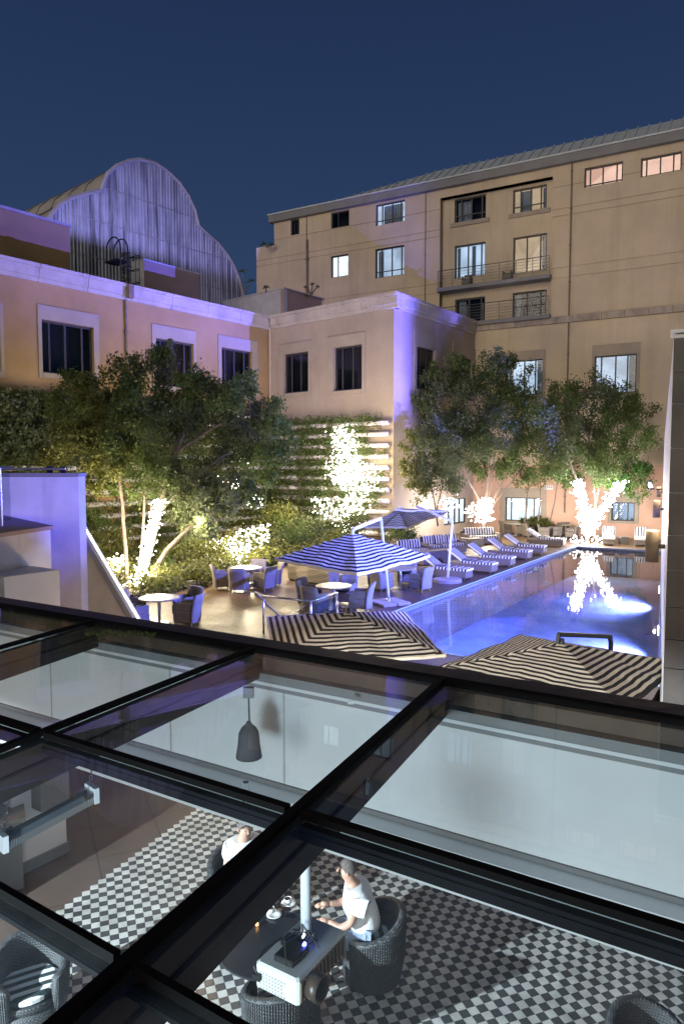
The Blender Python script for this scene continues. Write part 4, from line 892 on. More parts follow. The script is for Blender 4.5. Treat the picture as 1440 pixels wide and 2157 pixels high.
for (x,y), lab in (((1281,1150),'left of the two loungers facing the camera at the far pool end'),((1349,1152),'right of the two loungers facing the camera beside the pool wall')):
    f = P(x,y); dr = Vector((.16,.98,0)).normalized(); dr = Vector((f.x,f.y,0)).normalized(); c = f+dr*1.0; LG.at((c.x,c.y,0), math.atan2(-dr.y,-dr.x), 'striped sun lounger, '+lab, 'striped sun loungers round the pool')
f = P(1315,1150); tt = thing('side_table', 'low dark side table between the two far loungers', 'table', (f.x+.3,f.y+.9,0)); MB().bev(-.25,.25,-.25,.25,.38,.42,.01).build('table_top', M_['wick'], tt); MB().bev(-.22,.22,-.22,.22,0,.379,.01).build('base', M_['wick'], tt)

def sofa(px,py,rz,w,label,backs=2):
    p = P(px,py); t = thing('sofa', label, 'sofa', (p.x,p.y,0), rz)
    MB().bev(-w/2,w/2,-.42,.42,.05,.36,.02).build('base', M_['wick'], t)
    for s in (-1,1): MB().bev(s*(w/2-.07)-.07,s*(w/2-.07)+.07,-.42,.42,.361,.62,.02).build('arm', M_['wick'], t)
    MB().bev(-w/2,w/2,.30,.42,.361,.74,.02).build('back_frame', M_['wick'], t)
    cw = (w-.3)/backs
    for k in range(backs):
        x0 = -w/2+.15+k*cw; MB().bev(x0+.01,x0+cw-.01,-.44,.18,.362,.50,.04).build('seat_cushion', M_['strx'], t)
        MB().bev(x0+.01,x0+cw-.01,-.02,.17,0,.46,.05,T(0,.12,.48)@Matrix.Rotation(R(-12),4,'X')).build('back_cushion', M_['strx'], t)
    return t
sofa(868,1178,R(35),1.7,'near striped sofa under the tilted parasol, yellow lit cushion')
sofa(930,1166,R(33),2.6,'long striped sofa under the edge of the tilted parasol',3)
sofa(1012,1146,R(20),2.2,'striped two seat sofa in front of the middle lit tree')
p = P(992,1150); t = thing('ottoman', 'low woven coffee table between the striped sofas', 'table', (p.x,p.y,0), R(33)); MB().bev(-.5,.5,-.45,.45,.05,.40,.02).build('body', M_['wick'], t); MB().bev(-.52,.52,-.47,.47,.402,.44,.012).build('table_top', M_['wick'], t)
p = P(925,1186); t = thing('wicker_bench', 'dark woven bench block behind the first loungers', 'bench', (p.x,p.y,0), R(33)); MB().bev(-1.2,.9,-.35,.35,.03,.55,.02).build('body', M_['wick'], t); MB().bev(-1.18,.88,-.33,.33,.552,.60,.02).build('top', M_['wick'], t)
# far dining group by the lit window
WC2 = Proto(chair_proto('wick','wick'))
for x,y,rz,lab in ((1098,1128,2.6,'wicker chair farthest left by the lit ground floor window'),(1112,1132,.4,'wicker chair in front of the lit ground floor window'),(1145,1134,-.4,'wicker chair before the dark planter'),(1168,1132,3.4,'blue lit wicker chair right of the planter'),(1182,1128,1.9,'wicker chair against the terracotta wall near the pool corner tree'),(1205,1135,2.4,'wicker chair next to the foot of the pool corner tree'),(1065,1126,.2,'wicker chair behind the right end of the sofa')):
    p = P(x,y); WC2.at((p.x,p.y,0), rz, lab, 'wicker chairs along the far wall')
p = P(1086,1128); TB.at((p.x,p.y,0),0,'round table in front of the lit ground floor window','round patio tables')
p = P(1190,1130); TB.at((p.x,p.y,0),0,'round table near the foot of the pool corner tree','round patio tables')
for x0,x1,yb,lab in ((1100,1168,1124,'long dark planter with leafy plants under the lit ground floor window'),(1268,1340,1128,'dark planter with leafy plants behind the far loungers')):
    a = P(x0,yb); b = P(x1,yb); fr = Fr(a,FRb.d); L_ = (b-a).dot(FRb.d); s0,s1 = min(0,L_),max(0,L_); t = thing('planter_box', lab, 'planter')
    MB().fb(fr,s0,s1,-.45,0,.0,.55).build('box', M_['black'], t)
    leaf_object('plants', np.concatenate([clump(fr.pt(s,-.22,.78),.33,420,8,.3) for s in np.arange(s0+.15,s1,.3)]), .15, M_['leaf_y'], t)

# ------------------------------------------------------------------ parasols
def parasol(label, c, side, rot, ze_, za, m, mast, mtop, base='slab', tilt=(0,0), arm_over=None, valance=.10, zmast0=0., mats='white'):
    t = thing('cantilever_parasol', label, 'parasol', (mast[0],mast[1],zmast0), 0)
    rel = Vector((c[0]-mast[0], c[1]-mast[1], 0)); h = side/2; n = 16; vs = []
    for i in range(n+1):
        for j in range(n+1):
            x, y = -h+side*i/n, -h+side*j/n; mm = max(abs(x),abs(y))/h; q = min(abs(x),abs(y))/max(1e-6,max(abs(x),abs(y)))
            sag = (.05 if valance > .06 else .025)*mm*(1-mm*.3)*math.sin(min(1,abs(q))*math.pi)**2 if mm > 0 else 0
            an_ = math.atan2(y,x); vs.append((x, y, (za-ze_)*(1-mm**1.06)-sag+.010*mm*math.sin(an_*19+3*mm)+.008*math.sin(x*5.1+y*3.7)))
    fs = [(i*(n+1)+j,(i+1)*(n+1)+j,(i+1)*(n+1)+j+1,i*(n+1)+j+1) for i in range(n) for j in range(n)]
    rim = [(i,0) for i in range(n)]+[(n,j) for j in range(n)]+[(i,n) for i in range(n,0,-1)]+[(0,j) for j in range(n,0,-1)]
    k = len(vs); cvs = MB(); ex = [(vs[i*(n+1)+j][0]*1.003,vs[i*(n+1)+j][1]*1.003,vs[i*(n+1)+j][2]-valance) for i,j in rim]
    nr = len(rim); fs += [(rim[a][0]*(n+1)+rim[a][1], rim[(a+1)%nr][0]*(n+1)+rim[(a+1)%nr][1], k+(a+1)%nr, k+a) for a in range(nr)]
    cvs.add(vs+ex, fs); cv = cvs.build('canopy', M_[m], t); cv.location = rel+Vector((0,0,ze_-zmast0)); cv.rotation_euler = (tilt[0],tilt[1],rot)
    for a in range(8):
        an = a*math.pi/4; L_ = h/max(abs(math.cos(an)),abs(math.sin(an))); b = MB(); b.bar((0,0,za-ze_-.05),(math.cos(an)*L_*.99,math.sin(an)*L_*.99,-.06),.025,.03); b.build('rib', M_['steel'], cv)
    MB().lathe([(.0,.10),(.04,.09),(.05,.0),(.05,-.12),(0,-.12)],10,T(0,0,za-ze_)).build('hub', M_[mats], cv, True)
    MB().path([(0,0,0.06),(mtop[0]-mast[0],mtop[1]-mast[1],mtop[2]-zmast0)], .045, 10).build('mast', M_[mats], t, True)
    ar = MB()
    if arm_over: 
        for a,b in zip(arm_over, arm_over[1:]): ar.bar(Vector(a)-Vector((mast[0],mast[1],zmast0)), Vector(b)-Vector((mast[0],mast[1],zmast0)), .06, .08)
    if arm_over: ar.build('arm', M_[mats], t)
    if base == 'slab':
        for sx in (-1,1):
            for sy in (-1,1): MB().bev(sx*.26-.245,sx*.26+.245,sy*.26-.245,sy*.26+.245,0.004,.09,.012,Matrix.Rotation(.5,4,'Z')).build('base_slab', M_['slab'], t)
        MB().lathe([(.10,.09),(.09,.14),(.05,.2)],12).build('base_collar', M_['steel'], t)
    elif base == 'round': MB().lathe([(0,.14),(.50,.14),(.55,.11),(.55,0.006)],24).build('base_drum', M_['slab'], t)
    else: MB().lathe([(0,.1),(.2,.1),(.22,0)],16).build('base_plate', M_['black'], t)
    return t
m1 = P(819,1272); mt = D(802,1092,22.3)
parasol('blue lit striped parasol over the middle dining table, mast behind it', (.30,19.7), 3.1, R(47), 1.83, 2.50, 'str', (m1.x,m1.y), mt, 'slab', (R(2),R(-3)), [mt, Vector((.32,19.75,2.60)), Vector((.30,19.7,2.5))], .07)
m2 = P(942,1226); mt2 = D(952,1098,26.3)
parasol('tilted striped parasol behind the loungers showing its pale underside', (2.35,27.6), 2.65, R(33), 2.32, 2.72, 'strb', (m2.x,m2.y), mt2, 'round', (R(-18),R(3)), [mt2, D(876,1066,27.6)], .07)
parasol('near left striped parasol rising behind the gutter', (.12,14.1), 3.15, R(9), .98, 1.42, 'str2', (.12,14.1), (.12,14.1,1.36), 'plate', (R(3),0), None, .05, -1.3, 'black')
parasol('near right striped parasol with a dark arm over its top', (4.0,12.6), 3.3, R(49), .76, 1.16, 'str2', (5.2,13.4), (5.2,13.4,1.02), 'plate', (0,0), [(5.2,13.4,.98),(5.17,13.37,1.10),(3.95,12.65,1.32),(3.92,12.6,1.16)], .05, -.02, 'black')

# ------------------------------------------------------------------ stairs, side walls and railing on the left
t = thing('stair_side_wall', 'tall plain wall at the left edge flooded with blue light', 'wall')
q = D(165,1000,13.5); MB().box(-14,q.x,13.5,13.85,-1.85,4.18).build('wall', M_['render'], t); MB().box(-14,q.x+.02,13.47,13.88,4.183,4.25).build('coping', M_['fascia'], t)
MB().path([(-14,13.5,4.33),(q.x-.25,13.5,4.33)], .022, 8).build('handrail', M_['steel'], t)
t = thing('stepped_block', 'grey rendered block in the left corner with a dark flat top', 'wall')
p0 = P(106,1112,3.42); p1 = P(0,1128,3.42); p1 = p0+(p1-p0)*3; p2 = P(18,1093,3.42); p2 = p0+(p2-p0)*1.8
MB().poly([(p.x,p.y) for p in (p0,p1,p2)], 2.72, 3.40).build('upper_block', M_['render'], t)
nn = Vector((.05,-.03,0)); MB().poly([(p.x+.05,p.y-.03) for p in (p0,p1,p2)], -1.85, 2.68).build('lower_block', M_['render'], t)
MB().poly([(p.x+.02,p.y-.01) for p in (p0,p1,p2)], 2.681, 2.719).build('joint', M_['earth'], t)
MB().poly([(p.x+.06,p.y-.035) for p in (p0,p1,p2)], 3.402, 3.46).build('top_slab', M_['brownbox'], t)
t = thing('glass_balustrade', 'glass panel with a round steel post on the dark block top', 'balustrade'); b0 = P(3,1108,3.46)
MB().path([(b0.x,b0.y,3.46),(b0.x,b0.y,4.36)], .022, 10).build('post', M_['steel'], t); g1 = P(23,1100,3.46)
MB().bar((b0.x-1.2,b0.y-.05,3.92),(g1.x,g1.y,3.92),.012,.85).build('glass_panel', M_['pane'], t)
MB().path([(b0.x-1.3,b0.y,4.36),(g1.x+.05,g1.y,4.36)], .025, 8).build('top_rail', M_['steel'], t)
for x,lab in ((105,'left black pot standing on the blue wall'),(133,'right black pot standing on the blue wall')):
    p = D(x,990,13.68); o = MB().lathe([(0,0),(.055,0),(.07,.13),(.06,.13),(.05,.02),(0,.02)],12).build('plant_pot', M_['black'], None, True); o.location = (p.x,13.68,4.25); tag(o, lab, 'pot', 'black pots on the blue wall')
t = thing('stair_balustrade', 'sloping stair balustrade with purple coping and two rows of tiny lights', 'balustrade')
a = D(150,1082,14.7); b = D(300,1336,14.7)
w_ = MB(); w_.hexa([(a.x,14.6,-1.85),(b.x,14.6,-1.85),(b.x,14.8,-1.85),(a.x,14.8,-1.85),(a.x,14.6,a.z),(b.x,14.6,b.z),(b.x,14.8,b.z),(a.x,14.8,a.z)]); w_.build('wall', M_['conc'], t)
MB().bar(a+Vector((0,0,.05)), b+Vector((0,0,.05)), .42, .10).build('coping', M_['midgrey'], t)
dd = (b-a).normalized(); up_ = Vector((-dd.z,0,dd.x)); up_ = up_ if up_.z > 0 else -up_
bp = [a+dd*k*.05+up_*.09+Vector((0,oy,0)) for k in range(int((b-a).length/.05)) for oy in (-.02,.07)]
link('led_rows', bulbs(bp, .017).mesh('led_rows', emit('stair_led',(1,.92,.8),3.)), t, 'stuff')
st = thing('stair_flight', 'dark stair treads beside the sloping balustrade', 'stairs')
for k in range(9):
    s_ = a.lerp(b, .42+k*.08); MB().box(s_.x-.17,s_.x+.17,13.87,14.59,s_.z-1.62,s_.z-1.42).build('tread', M_['slab'], st)
# steel and glass railing at the steps down
t = thing('glass_railing', 'steel railing with a blue glass panel at the steps beside the near parasol', 'railing')
rp = [P(555,1335),P(655,1350),P(710,1326)]; tp = [Vector((p.x,p.y,1.0)) for p in rp]
for p in rp: MB().path([(p.x,p.y,-.1),(p.x,p.y,1.0)], .025, 10).build('post', M_['steel'], t, True)
for a,b in zip(tp,tp[1:]): MB().path([a,b], .028, 8).build('top_rail', M_['steel'], t, True)
e0 = P(537,1247,1.02); MB().path([tp[0], e0], .026, 8).build('rail_return', M_['steel'], t); e1 = P(602,1312,.1); MB().path([e0, e1], .03, 8).build('stair_rail', M_['steel'], t)
for a,b in zip(rp[1:],rp[2:]): MB().bar(a+(b-a)*.06+Vector((0,0,.52)), a+(b-a)*.94+Vector((0,0,.52)), .012, .76).build('glass_panel', glass('blue_glass',(.55,.62,.9),.05,1.5), t)
for k,(y0,y1) in enumerate(((1297,1272),(1312,1290))): MB().path([P(610,y0,.35-.2*k), P(648,y1,.42-.2*k)], .015, 6).build('step_edge', M_['steel'], t)

# ================================================================== skylight in the foreground
ZG = 3.2; g0 = P(0,1277,ZG); g1 = P(1440,1522,ZG)
tu = (g1-g0).normalized(); tv = Vector((tu.y,-tu.x,0)); tv = -tv if tv.y > 0 else tv        # along the gutter; back towards the camera
tv = (tv + Vector((0,0,math.tan(R(2.3))))).normalized(); gn = tu.cross(tv).normalized(); gn = -gn if gn.z < 0 else gn
def GP(x, y):
    r = ray(x,y); q = CAM + r*(gn.dot(g0-CAM)/gn.dot(r)) - g0; return np.array([q.dot(tu), q.dot(tv)])
def G3(uv, n=0.): return g0 + tu*float(uv[0]) + tv*float(uv[1]) + gn*n
def meet(l1, l2):
    (p,d),(q,e) = l1, l2; A_ = np.array([d,-e]).T; k = np.linalg.solve(A_, q-p); return p+d*k[0]
def ln(a, b): a, b = GP(*a), GP(*b); return (a, (b-a)/np.linalg.norm(b-a))
raf = [ln((165,1322),(0,1370)), ln((488,1390),(0,1588)), ln((903,1464),(150,2150))]
r3 = (raf[2][0]+np.array([1.45,0]), raf[2][1]); rm1 = (raf[0][0]-np.array([1.4,0]), raf[0][1]); rafs = [rm1]+raf+[r3]
gl_ = (np.array([0.,0.]), np.array([1.,0.])); crs = [ln((0,1524),(1440,1980)), ln((0,1888),(480,2172))]
c3 = (crs[1][0]+np.array([0,1.5]), crs[1][1]); crss = [gl_]+crs+[c3]
sk = thing('glass_skylight', 'flat dark framed glass roof in the foreground over the lounge', 'skylight')
MB().bar(g0-tu*3+Vector((0,.14,-.075))-tv*.06, g1+tu*3+Vector((0,.14,-.075))-tv*.06, .24, .13).build('gutter', M_['gutter'], sk)
MB().bar(g0-tu*3+gn*.0+tv*.015, g1+tu*3+gn*.0+tv*.015, .06, .05).build('gutter_flashing', M_['gasket'], sk)
def beam(name, a, b, w, capw, deep, m):
    o = MB(); o.bar(G3(a,-.016-deep/2), G3(b,-.016-deep/2), w, deep, gn); r = o.build(name, M_[m], sk)
    MB().bar(G3(a,.018), G3(b,.018), capw, .022, gn).build('pressure_cap', M_['gasket'], r)
    MB().bar(G3(a,-.016-deep*.45), G3(b,-.016-deep*.45), w+.012, .012, gn).build('web_rib', M_['gasket'], r)
    return r
for i, r in enumerate(rafs): beam('rafter', meet(r,gl_), meet(r,c3), .05, .032, .17, 'rafter')
for j, c in enumerate(crss[1:3]):
    for r0_, r1_ in zip(rafs, rafs[1:]):
        a, b = meet(r0_,c), meet(r1_,c); d = (b-a)/np.linalg.norm(b-a); beam('purlin', a+d*.03, b-d*.03, .035, (.034 if j == 0 else .020), .045 if j == 0 else .02, 'gasket')
for i in range(len(rafs)-1):
    for j in range(len(crss)-1):
        q = [meet(rafs[i],crss[j]), meet(rafs[i+1],crss[j]), meet(rafs[i+1],crss[j+1]), meet(rafs[i],crss[j+1])]
        MB().hexa([G3(p,-.007) for p in q]+[G3(p,.007) for p in q]).build('glass_pane', M_['sky_pane'], sk)
# leaves and moss in the gutter corner
leaf_object('gutter_litter', np.array([G3(GP(random.uniform(180,330),random.gauss(1338,3)+ (0)),.012) for k in range(350)]), .02, M_['leaf_y'], None, 'stuff'); tag(bpy.data.objects['gutter_litter'], 'leaf litter lying along the gutter at the left', 'leaf litter')

# ------------------------------------------------------------------ fascia of the lounge under the gutter
FK = Fr(g0-tv*.02, tu)
if FK.nn.y > 0: FK.nn = -FK.nn
zt_ = FK.px(750,1490)[1]; zbk = FK.px(750,1695)[1]
bk = thing('lounge_fascia', 'white fascia panel and moulded ledge below the gutter, lit by the lounge lamps', 'fascia')
MB().fb(FK,-3,7,-.06,0,zbk,zt_).build('panel', M_['white'], bk); MB().fb(FK,-3,7,-.10,.02,zt_+.002,3.05).build('shade_band', M_['midgrey'], bk)  # grey upper band paints in the shaded top of the fascia
MB().fb(FK,-3,7,.001,.025,zt_+.03,zt_+.05).build('band_strip', M_['white'], bk)
MB().fb(FK,-3,7,-.06,.012,zbk-.03,zbk-.002).build('shadow_strip', M_['fascia'], bk)  # dark strip painted in as the shadow line above the ledge
MB().fb(FK,-3,7,-.06,.14,zbk-.10,zbk-.032).build('ledge', M_['white'], bk); MB().fb(FK,-3,7,-.06,.20,zbk-.15,zbk-.102).build('moulding', M_['white'], bk); MB().fb(FK,-3,7,-.06,.24,zbk-.20,zbk-.152).build('moulding', M_['white'], bk)
for x in (0,0):
    pass
for k, s in enumerate((.62,1.95,2.95)):
    MB().fb(FK, s, s+.012, .0005, .004, zbk+.002, zt_-.002).build('panel_joint', M_['conc'], bk)

# ------------------------------------------------------------------ lounge floor with chequered tiles
ZF = -1.3
fm = MB(); fm.add([(-14,-6,ZF-.016),(12,-6,ZF-.016),(12,17.2,ZF-.016),(-14,17.2,ZF-.016)],[(0,1,2,3)]); structure('lounge_floor', fm, M_['slate']); lf = bpy.data.objects['lounge_floor']
ta, tb_ = P(107,1937,ZF), P(420,1705,ZF); td = (tb_-ta).normalized(); tn = Vector((td.y,-td.x,0)); S_ = .105
e1_, e2_ = (td+tn)/math.sqrt(2), (td-tn)/math.sqrt(2)
M_['tile_w'] = mat('pale_tile', (.50,.49,.46), .34, .38, 3.2, .05, 30, world=True); M_['tile_k'] = mat('charcoal_tile', (.060,.060,.062), .32, .4, 3.2, .05, 30, world=True)
h = S_/2-.0022
def tilemesh(m): b = MB(); M = Matrix.Rotation(math.atan2(e1_.y,e1_.x),4,'Z'); b.add([M@Vector(v) for v in ((-h,-h,-.02),(h,-h,-.02),(h,h,-.02),(-h,h,-.02),(-h,-h,-.001),(h,-h,-.001),(h,h,-.001),(-h,h,-.001),(-h+.002,-h+.002,0),(h-.002,-h+.002,0),(h-.002,h-.002,0),(-h+.002,h-.002,0))],[(0,1,5,4),(1,2,6,5),(2,3,7,6),(3,0,4,7),(4,5,9,8),(5,6,10,9),(6,7,11,10),(7,4,8,11),(8,9,10,11)]); return b.mesh('floor_tile', m)
tm = [tilemesh(M_['tile_w']), tilemesh(M_['tile_k'])]
tiles = []
for i in range(-95,150):
    for j in range(-150,95):
        p = ta + e1_*(i*S_) + e2_*(j*S_); q = p-ta
        if q.dot(tn) < -.01 or p.y < 4.5 or p.y > 13.5 or p.x > 7.5: continue
        v = p-CAM; dd = v.dot(FW); x = CX+F*v.x/dd; y = CY-F*v.dot(UP)/dd
        tiles.append((dd, p, (i+j)%2, -10 < x < 1450 and y < 2165))
vis = sorted([t for t in tiles if t[3]], key=lambda t: t[0]); near = vis[:300]; ids = set(id(t) for t in near)
for dd, p, c, _ in near: o = link('floor_tile', tm[c], lf); o.location = (p.x,p.y,ZF+random.uniform(-.0008,.0008))
for c in (0,1):
    b = MB(); src = [v.co.copy() for v in tm[c].vertices]; fc = [tuple(f.vertices) for f in tm[c].polygons]
    for t in tiles:
        if id(t) in ids or t[2] != c: continue
        dz = random.uniform(-.0008,.0008); b.add([(v.x+t[1].x,v.y+t[1].y,v.z+ZF+dz) for v in src], fc)
    me = bpy.data.meshes.new('floor_tiles'); me.from_pydata(b.v,[],b.f); me.materials.append(M_['tile_w' if c == 0 else 'tile_k']); me.update(); link('far_tiles', me, lf, 'stuff')

# column of the lounge
p0, p1 = P(29,1851,ZF), P(141,1795,ZF); fr = Fr(p0, p1-p0); L_ = (p1-p0).length
if fr.nn.y > 0: fr.nn = -fr.nn
t = thing('lounge_column', 'thick pale plastered pillar with dark skirting seen through the left pane', 'column')
MB().fb(fr,0,L_,-.7,0,ZF,2.9).build('shaft', M_['white'], t); MB().fb(fr,-.03,L_+.03,-.73,.03,ZF,ZF+.16).build('skirting', M_['fascia'], t)
cz = fr.px(95,1690)[1]; ca = fr.px(66,1690)[0]; cb_ = fr.px(126,1675)[0]
o = MB().fb(fr,ca,cb_,.002,.24,cz,cz+.42).build('wall_speaker', M_['fascia']); tag(o,'dark box mounted high on the pale pillar','speaker box')
p0, p1 = P(-80,1905,ZF), P(50,1872,ZF); fr2 = Fr(p0,p1-p0); t = thing('reception_counter', 'dark grey counter end at the left edge beside the pillar', 'counter'); MB().fb(fr2,-1.5,(p1-p0).length,-.5,0,ZF,ZF+.95).build('body', M_['fascia'], t); MB().fb(fr2,-1.55,(p1-p0).length+.05,-.55,.05,ZF+.952,ZF+1.0).build('top', M_['slab'], t)

# hanging linear lamp under the glass
a, b = D(8,1775,3.02), D(190,1678,3.32); dr = (b-a).normalized()
t = thing('hanging_linear_lamp', 'clear linear heater lamp hung on two chains under the left pane', 'lamp', (a+b)*.5)
c_ = (a+b)*.5; ra_, rb_ = a-c_, b-c_
M_['reflector'] = mat('aluminium_reflector', (.55,.58,.60), .3, .1, 6, metal=.85)
o = MB(); sd = dr.cross(Vector((0,0,1))).normalized()
pr = [(-.045,.0),(-.042,.032),(-.02,.05),(.02,.05),(.042,.032),(.045,0)]
vs = [e + sd*x + Vector((0,0,z-.02)) for e in (ra_, rb_) for x, z in pr]; o.add(vs, [(k,k+1,k+7,k+6) for k in range(5)]+[(0,1,2,3,4,5),(6,7,8,9,10,11),(0,6,11,5)]); o.build('reflector', M_['reflector'], t)
MB().path([ra_*.92+Vector((0,0,.036)), rb_*.92+Vector((0,0,.036))], .006, 6).build('conduit', M_['black'], t)
for e, sgn in ((ra_,1),(rb_,-1)):
    d = dr*sgn
    for k in range(5): q = e+d*(.010+k*.010); MB().box(-.046,.046,-.0015,.0015,-.021,.034,Matrix.Translation(q)@Matrix.Rotation(math.atan2(sd.y,sd.x),4,'Z')).build('cooling_fin', M_['steel'], t)
    MB().box(-.05,.05,-.012,.012,-.026,.05,Matrix.Translation(e-d*.01)@Matrix.Rotation(math.atan2(sd.y,sd.x),4,'Z')).build('end_cap', M_['white'], t)
    ch = MB(); top = e+Vector((.0,.06,.20))
    for k in range(9):
        q = (e+Vector((0,0,.05))).lerp(top,k/8); M = Matrix.Translation(q)@Matrix.Rotation(k*1.57,4,'Z'); ch.path([M@Vector((.007*math.cos(t_),0,.014*math.sin(t_))) for t_ in np.linspace(0,6.28,9)], .0022, 4)
    ch.build('chain', M_['steel'], t)

# dark bell standing in for a pendant lamp's shadow on the fascia
pp = D(524,1560,4.05); t = thing('lamp_shadow_bell', 'dark bell shape standing in for a pendant lamp shadow on the white fascia', 'lamp', (pp.x,pp.y,pp.z))
MB().lathe([(.012,.115),(.018,.10),(.045,.075),(.06,.045),(.066,-.02),(.078,-.10),(.074,-.10),(.06,-.02),(.05,.04),(0,.07)],18).build('shade', M_['shade'], t, True)
MB().path([(.004,0,.11),(.0,0,.28)], .006, 6).build('cord', M_['shade'], t); MB().box(-.03,.03,-.02,.02,.26,.32).build('ceiling_bracket', M_['midgrey'], t)
o = MB(); q = D(518,1660,3.5); o.box(-.014,.014,-.014,.014,-.05,.03); o.path([(-.012,0,-.05),(-.014,0,-.09)], .005, 5); o.path([(.012,0,-.05),(.012,0,-.08)], .005, 5); o = o.build('cable_clip', M_['steel']); o.location = q; tag(o,'small metal clip in front of the white ledge','clip')
o = MB(); q = D(739,1480,4.0); o.box(-.018,.018,-.003,.003,-.01,.012); o = o.build('sticker', M_['white']); o.location = (q.x,q.y,q.z); tag(o,'scrap of pale tape stuck under the middle pane','tape')

# ------------------------------------------------------------------ projector on its pole
q = D(634,1990,2.36); t = thing('projector', 'white projector with cables on top hanging from a white pole', 'projector', q, R(-32))
M_['pw'] = mat('projector_plastic', (.76,.74,.69), .45, .04, 3)
MB().bev(-.085,.095,-.15,.15,-.095,.0,.008).build('casing', M_['pw'], t)
side = MB(); 
for k in range(12): side.box(.0955,.1005,-.14+k*.0235,-.14+k*.0235+.013,-.080,-.012)
side.build('vent_slats', M_['pipe'], t)
gr = MB()
for i in range(9):
    for j in range(5): gr.lathe([(0,.0),(.0042,.0),(.0042,.002)],6,Matrix.Translation((-.06+i*.0125,-.1505,-.08+j*.0125))@Matrix.Rotation(R(90),4,'X'))
gr.build('grille_dots', M_['conc'], t)
MB().lathe([(.0,.004),(.018,.004),(.022,0)],16,Matrix.Translation((.055,-.1502,-.055))@Matrix.Rotation(R(90),4,'X')).build('dial', M_['pw'], t)
MB().lathe([(.0,.0),(.040,.0),(.046,.05),(.040,.05),(.034,.01),(0,.01)],18,Matrix.Translation((.0965,-.085,-.05))@Matrix.Rotation(R(90),4,'Y')).build('lens_hood', M_['darkwood'], t, True)
MB().path([(.0,.03,.0),(-.004,.032,.46)], .0185, 14).build('pole', M_['white'], t, True)
MB().lathe([(.030,0),(.028,.02),(.02,.035)],12,T(0,.03,.0)).build('pole_collar', M_['steel'], t)
MB().bev(-.035,.035,-.022,.022,.44,.50,.006,T(0,.03,0)).build('ceiling_bracket', M_['rafter'], t)
MB().bev(-.03,.05,-.12,-.02,.002,.026,.004).build('power_supply', M_['black'], t); MB().bev(-.06,-.005,-.045,.01,.002,.022,.004).build('signal_box', M_['black'], t)
for k in range(7):
    a_ = random.uniform(-.06,.06); MB().path([(random.uniform(-.03,.03),.03+random.uniform(-.02,.02),.03),(a_,random.uniform(-.12,.1),.05+random.uniform(0,.04)),(random.uniform(-.08,.08),random.uniform(-.14,.12),.01)], .0028, 5).build('cable', M_['black'], t)
MB().path([(-.07,-.02,.01),(-.092,-.09,.0),(-.088,-.152,-.02),(-.07,-.157,-.045)], .004, 6).build('cable', M_['black'], t); MB().box(-.085,-.055,-.166,-.151,-.055,-.035).build('plug', M_['black'], t)
MB().lathe([(0,.0),(.007,.0),(.007,.008),(0,.010)],8,T(.035,-.03,.028)).build('status_light', emit('status_blue',(.12,.15,1),14.), t)

# ------------------------------------------------------------------ lounge furniture and people
def tub_proto(cush):                               # faces +x, round tub armchair
    t = thing('tub_armchair', 'x', 'armchair'); n = 28; b = MB(); vs = []
    prof = []
    for k in range(n+1):
        a = R(38)+R(284)*k/n; bk = .5-.5*math.cos(a); top = .60+.22*max(0,bk)**1.4
        ro, ri = .36, .30
        for r, z in ((ro*.86,.06),(ro,.35),(ro*1.04,top-.02),(ro*1.0,top),(ri*1.02,top),(ri,top-.03),(ri*.98,.40)): vs.append((r*math.cos(a),r*math.sin(a)*1.02,z))
    m = 7; b.add(vs,[(k*m+j,(k+1)*m+j,(k+1)*m+j+1,k*m+j+1) for k in range(n) for j in range(m-1)]+[tuple(range(m)),tuple(n*m+j for j in range(m))]); b.build('shell', M_['wickg'], t, True)
    rb_ = MB()
    for k in range(72):
        a = R(40)+R(280)*k/71; bk = .5-.5*math.cos(a); top = .60+.22*max(0,bk)**1.4; r = .364; rb_.path([(r*.86*math.cos(a),r*.88*math.sin(a),.07),(r*math.cos(a),r*1.02*math.sin(a),.35),(r*1.035*math.cos(a),r*1.055*math.sin(a),top-.02)], .0075, 4, False)
    rb_.build('wicker_strands', M_['wickg'], t, kind='stuff')
    MB().lathe([(0,.30),(.27,.30),(.30,.33),(.30,.385),(.285,.395),(0,.395)],22).build('seat_base', M_['wickg'], t, True)
    MB().lathe([(0,.396),(.25,.396),(.285,.42),(.285,.46),(.25,.485),(0,.492)],24).build('seat_cushion', M_[cush], t)
    for sx,sy in ((.2,.2),(.2,-.2),(-.2,.2),(-.2,-.2)): MB().lathe([(.014,0),(.018,.08)],8,T(sx,sy,0)).build('leg', M_['steel'], t)
    MB().lathe([(.30,.055),(.32,.06),(.33,.30),(0,.30)],22).build('skirt', M_['wickg'], t, True)
    return t
TU = Proto(tub_proto('stri'))
ct = P(566,1985,ZF+.74); ctx, cty = ct.x, ct.y
TU.at((.33,7.44,ZF), R(188), 'charcoal wicker tub chair the man in the white T-shirt sits in', 'wicker tub chairs in the lounge')
p = P(592,2068,ZF+.72); TU.at((p.x,p.y,ZF), math.atan2(cty-p.y,ctx-p.x), 'empty charcoal tub chair under the projector, back to the camera', 'wicker tub chairs in the lounge')
p = P(62,2068,ZF+.47); TU.at((p.x,p.y,ZF), R(-62), 'tub chair with striped cushion in the bottom left corner', 'wicker tub chairs in the lounge')
p = P(1325,2135,ZF+.72); TU.at((p.x+.1,p.y-.25,ZF), R(-75), 'tub chair cut off at the bottom right corner', 'wicker tub chairs in the lounge')
c2p = (-1.30, 8.52); TU.at((c2p[0],c2p[1],ZF), R(-62), 'tub chair half hidden by the rafter where the second guest sits', 'wicker tub chairs in the lounge')
t = thing('lounge_table', 'round black lounge table with cups and a candle beside the seated man', 'table', (ctx,cty,ZF))
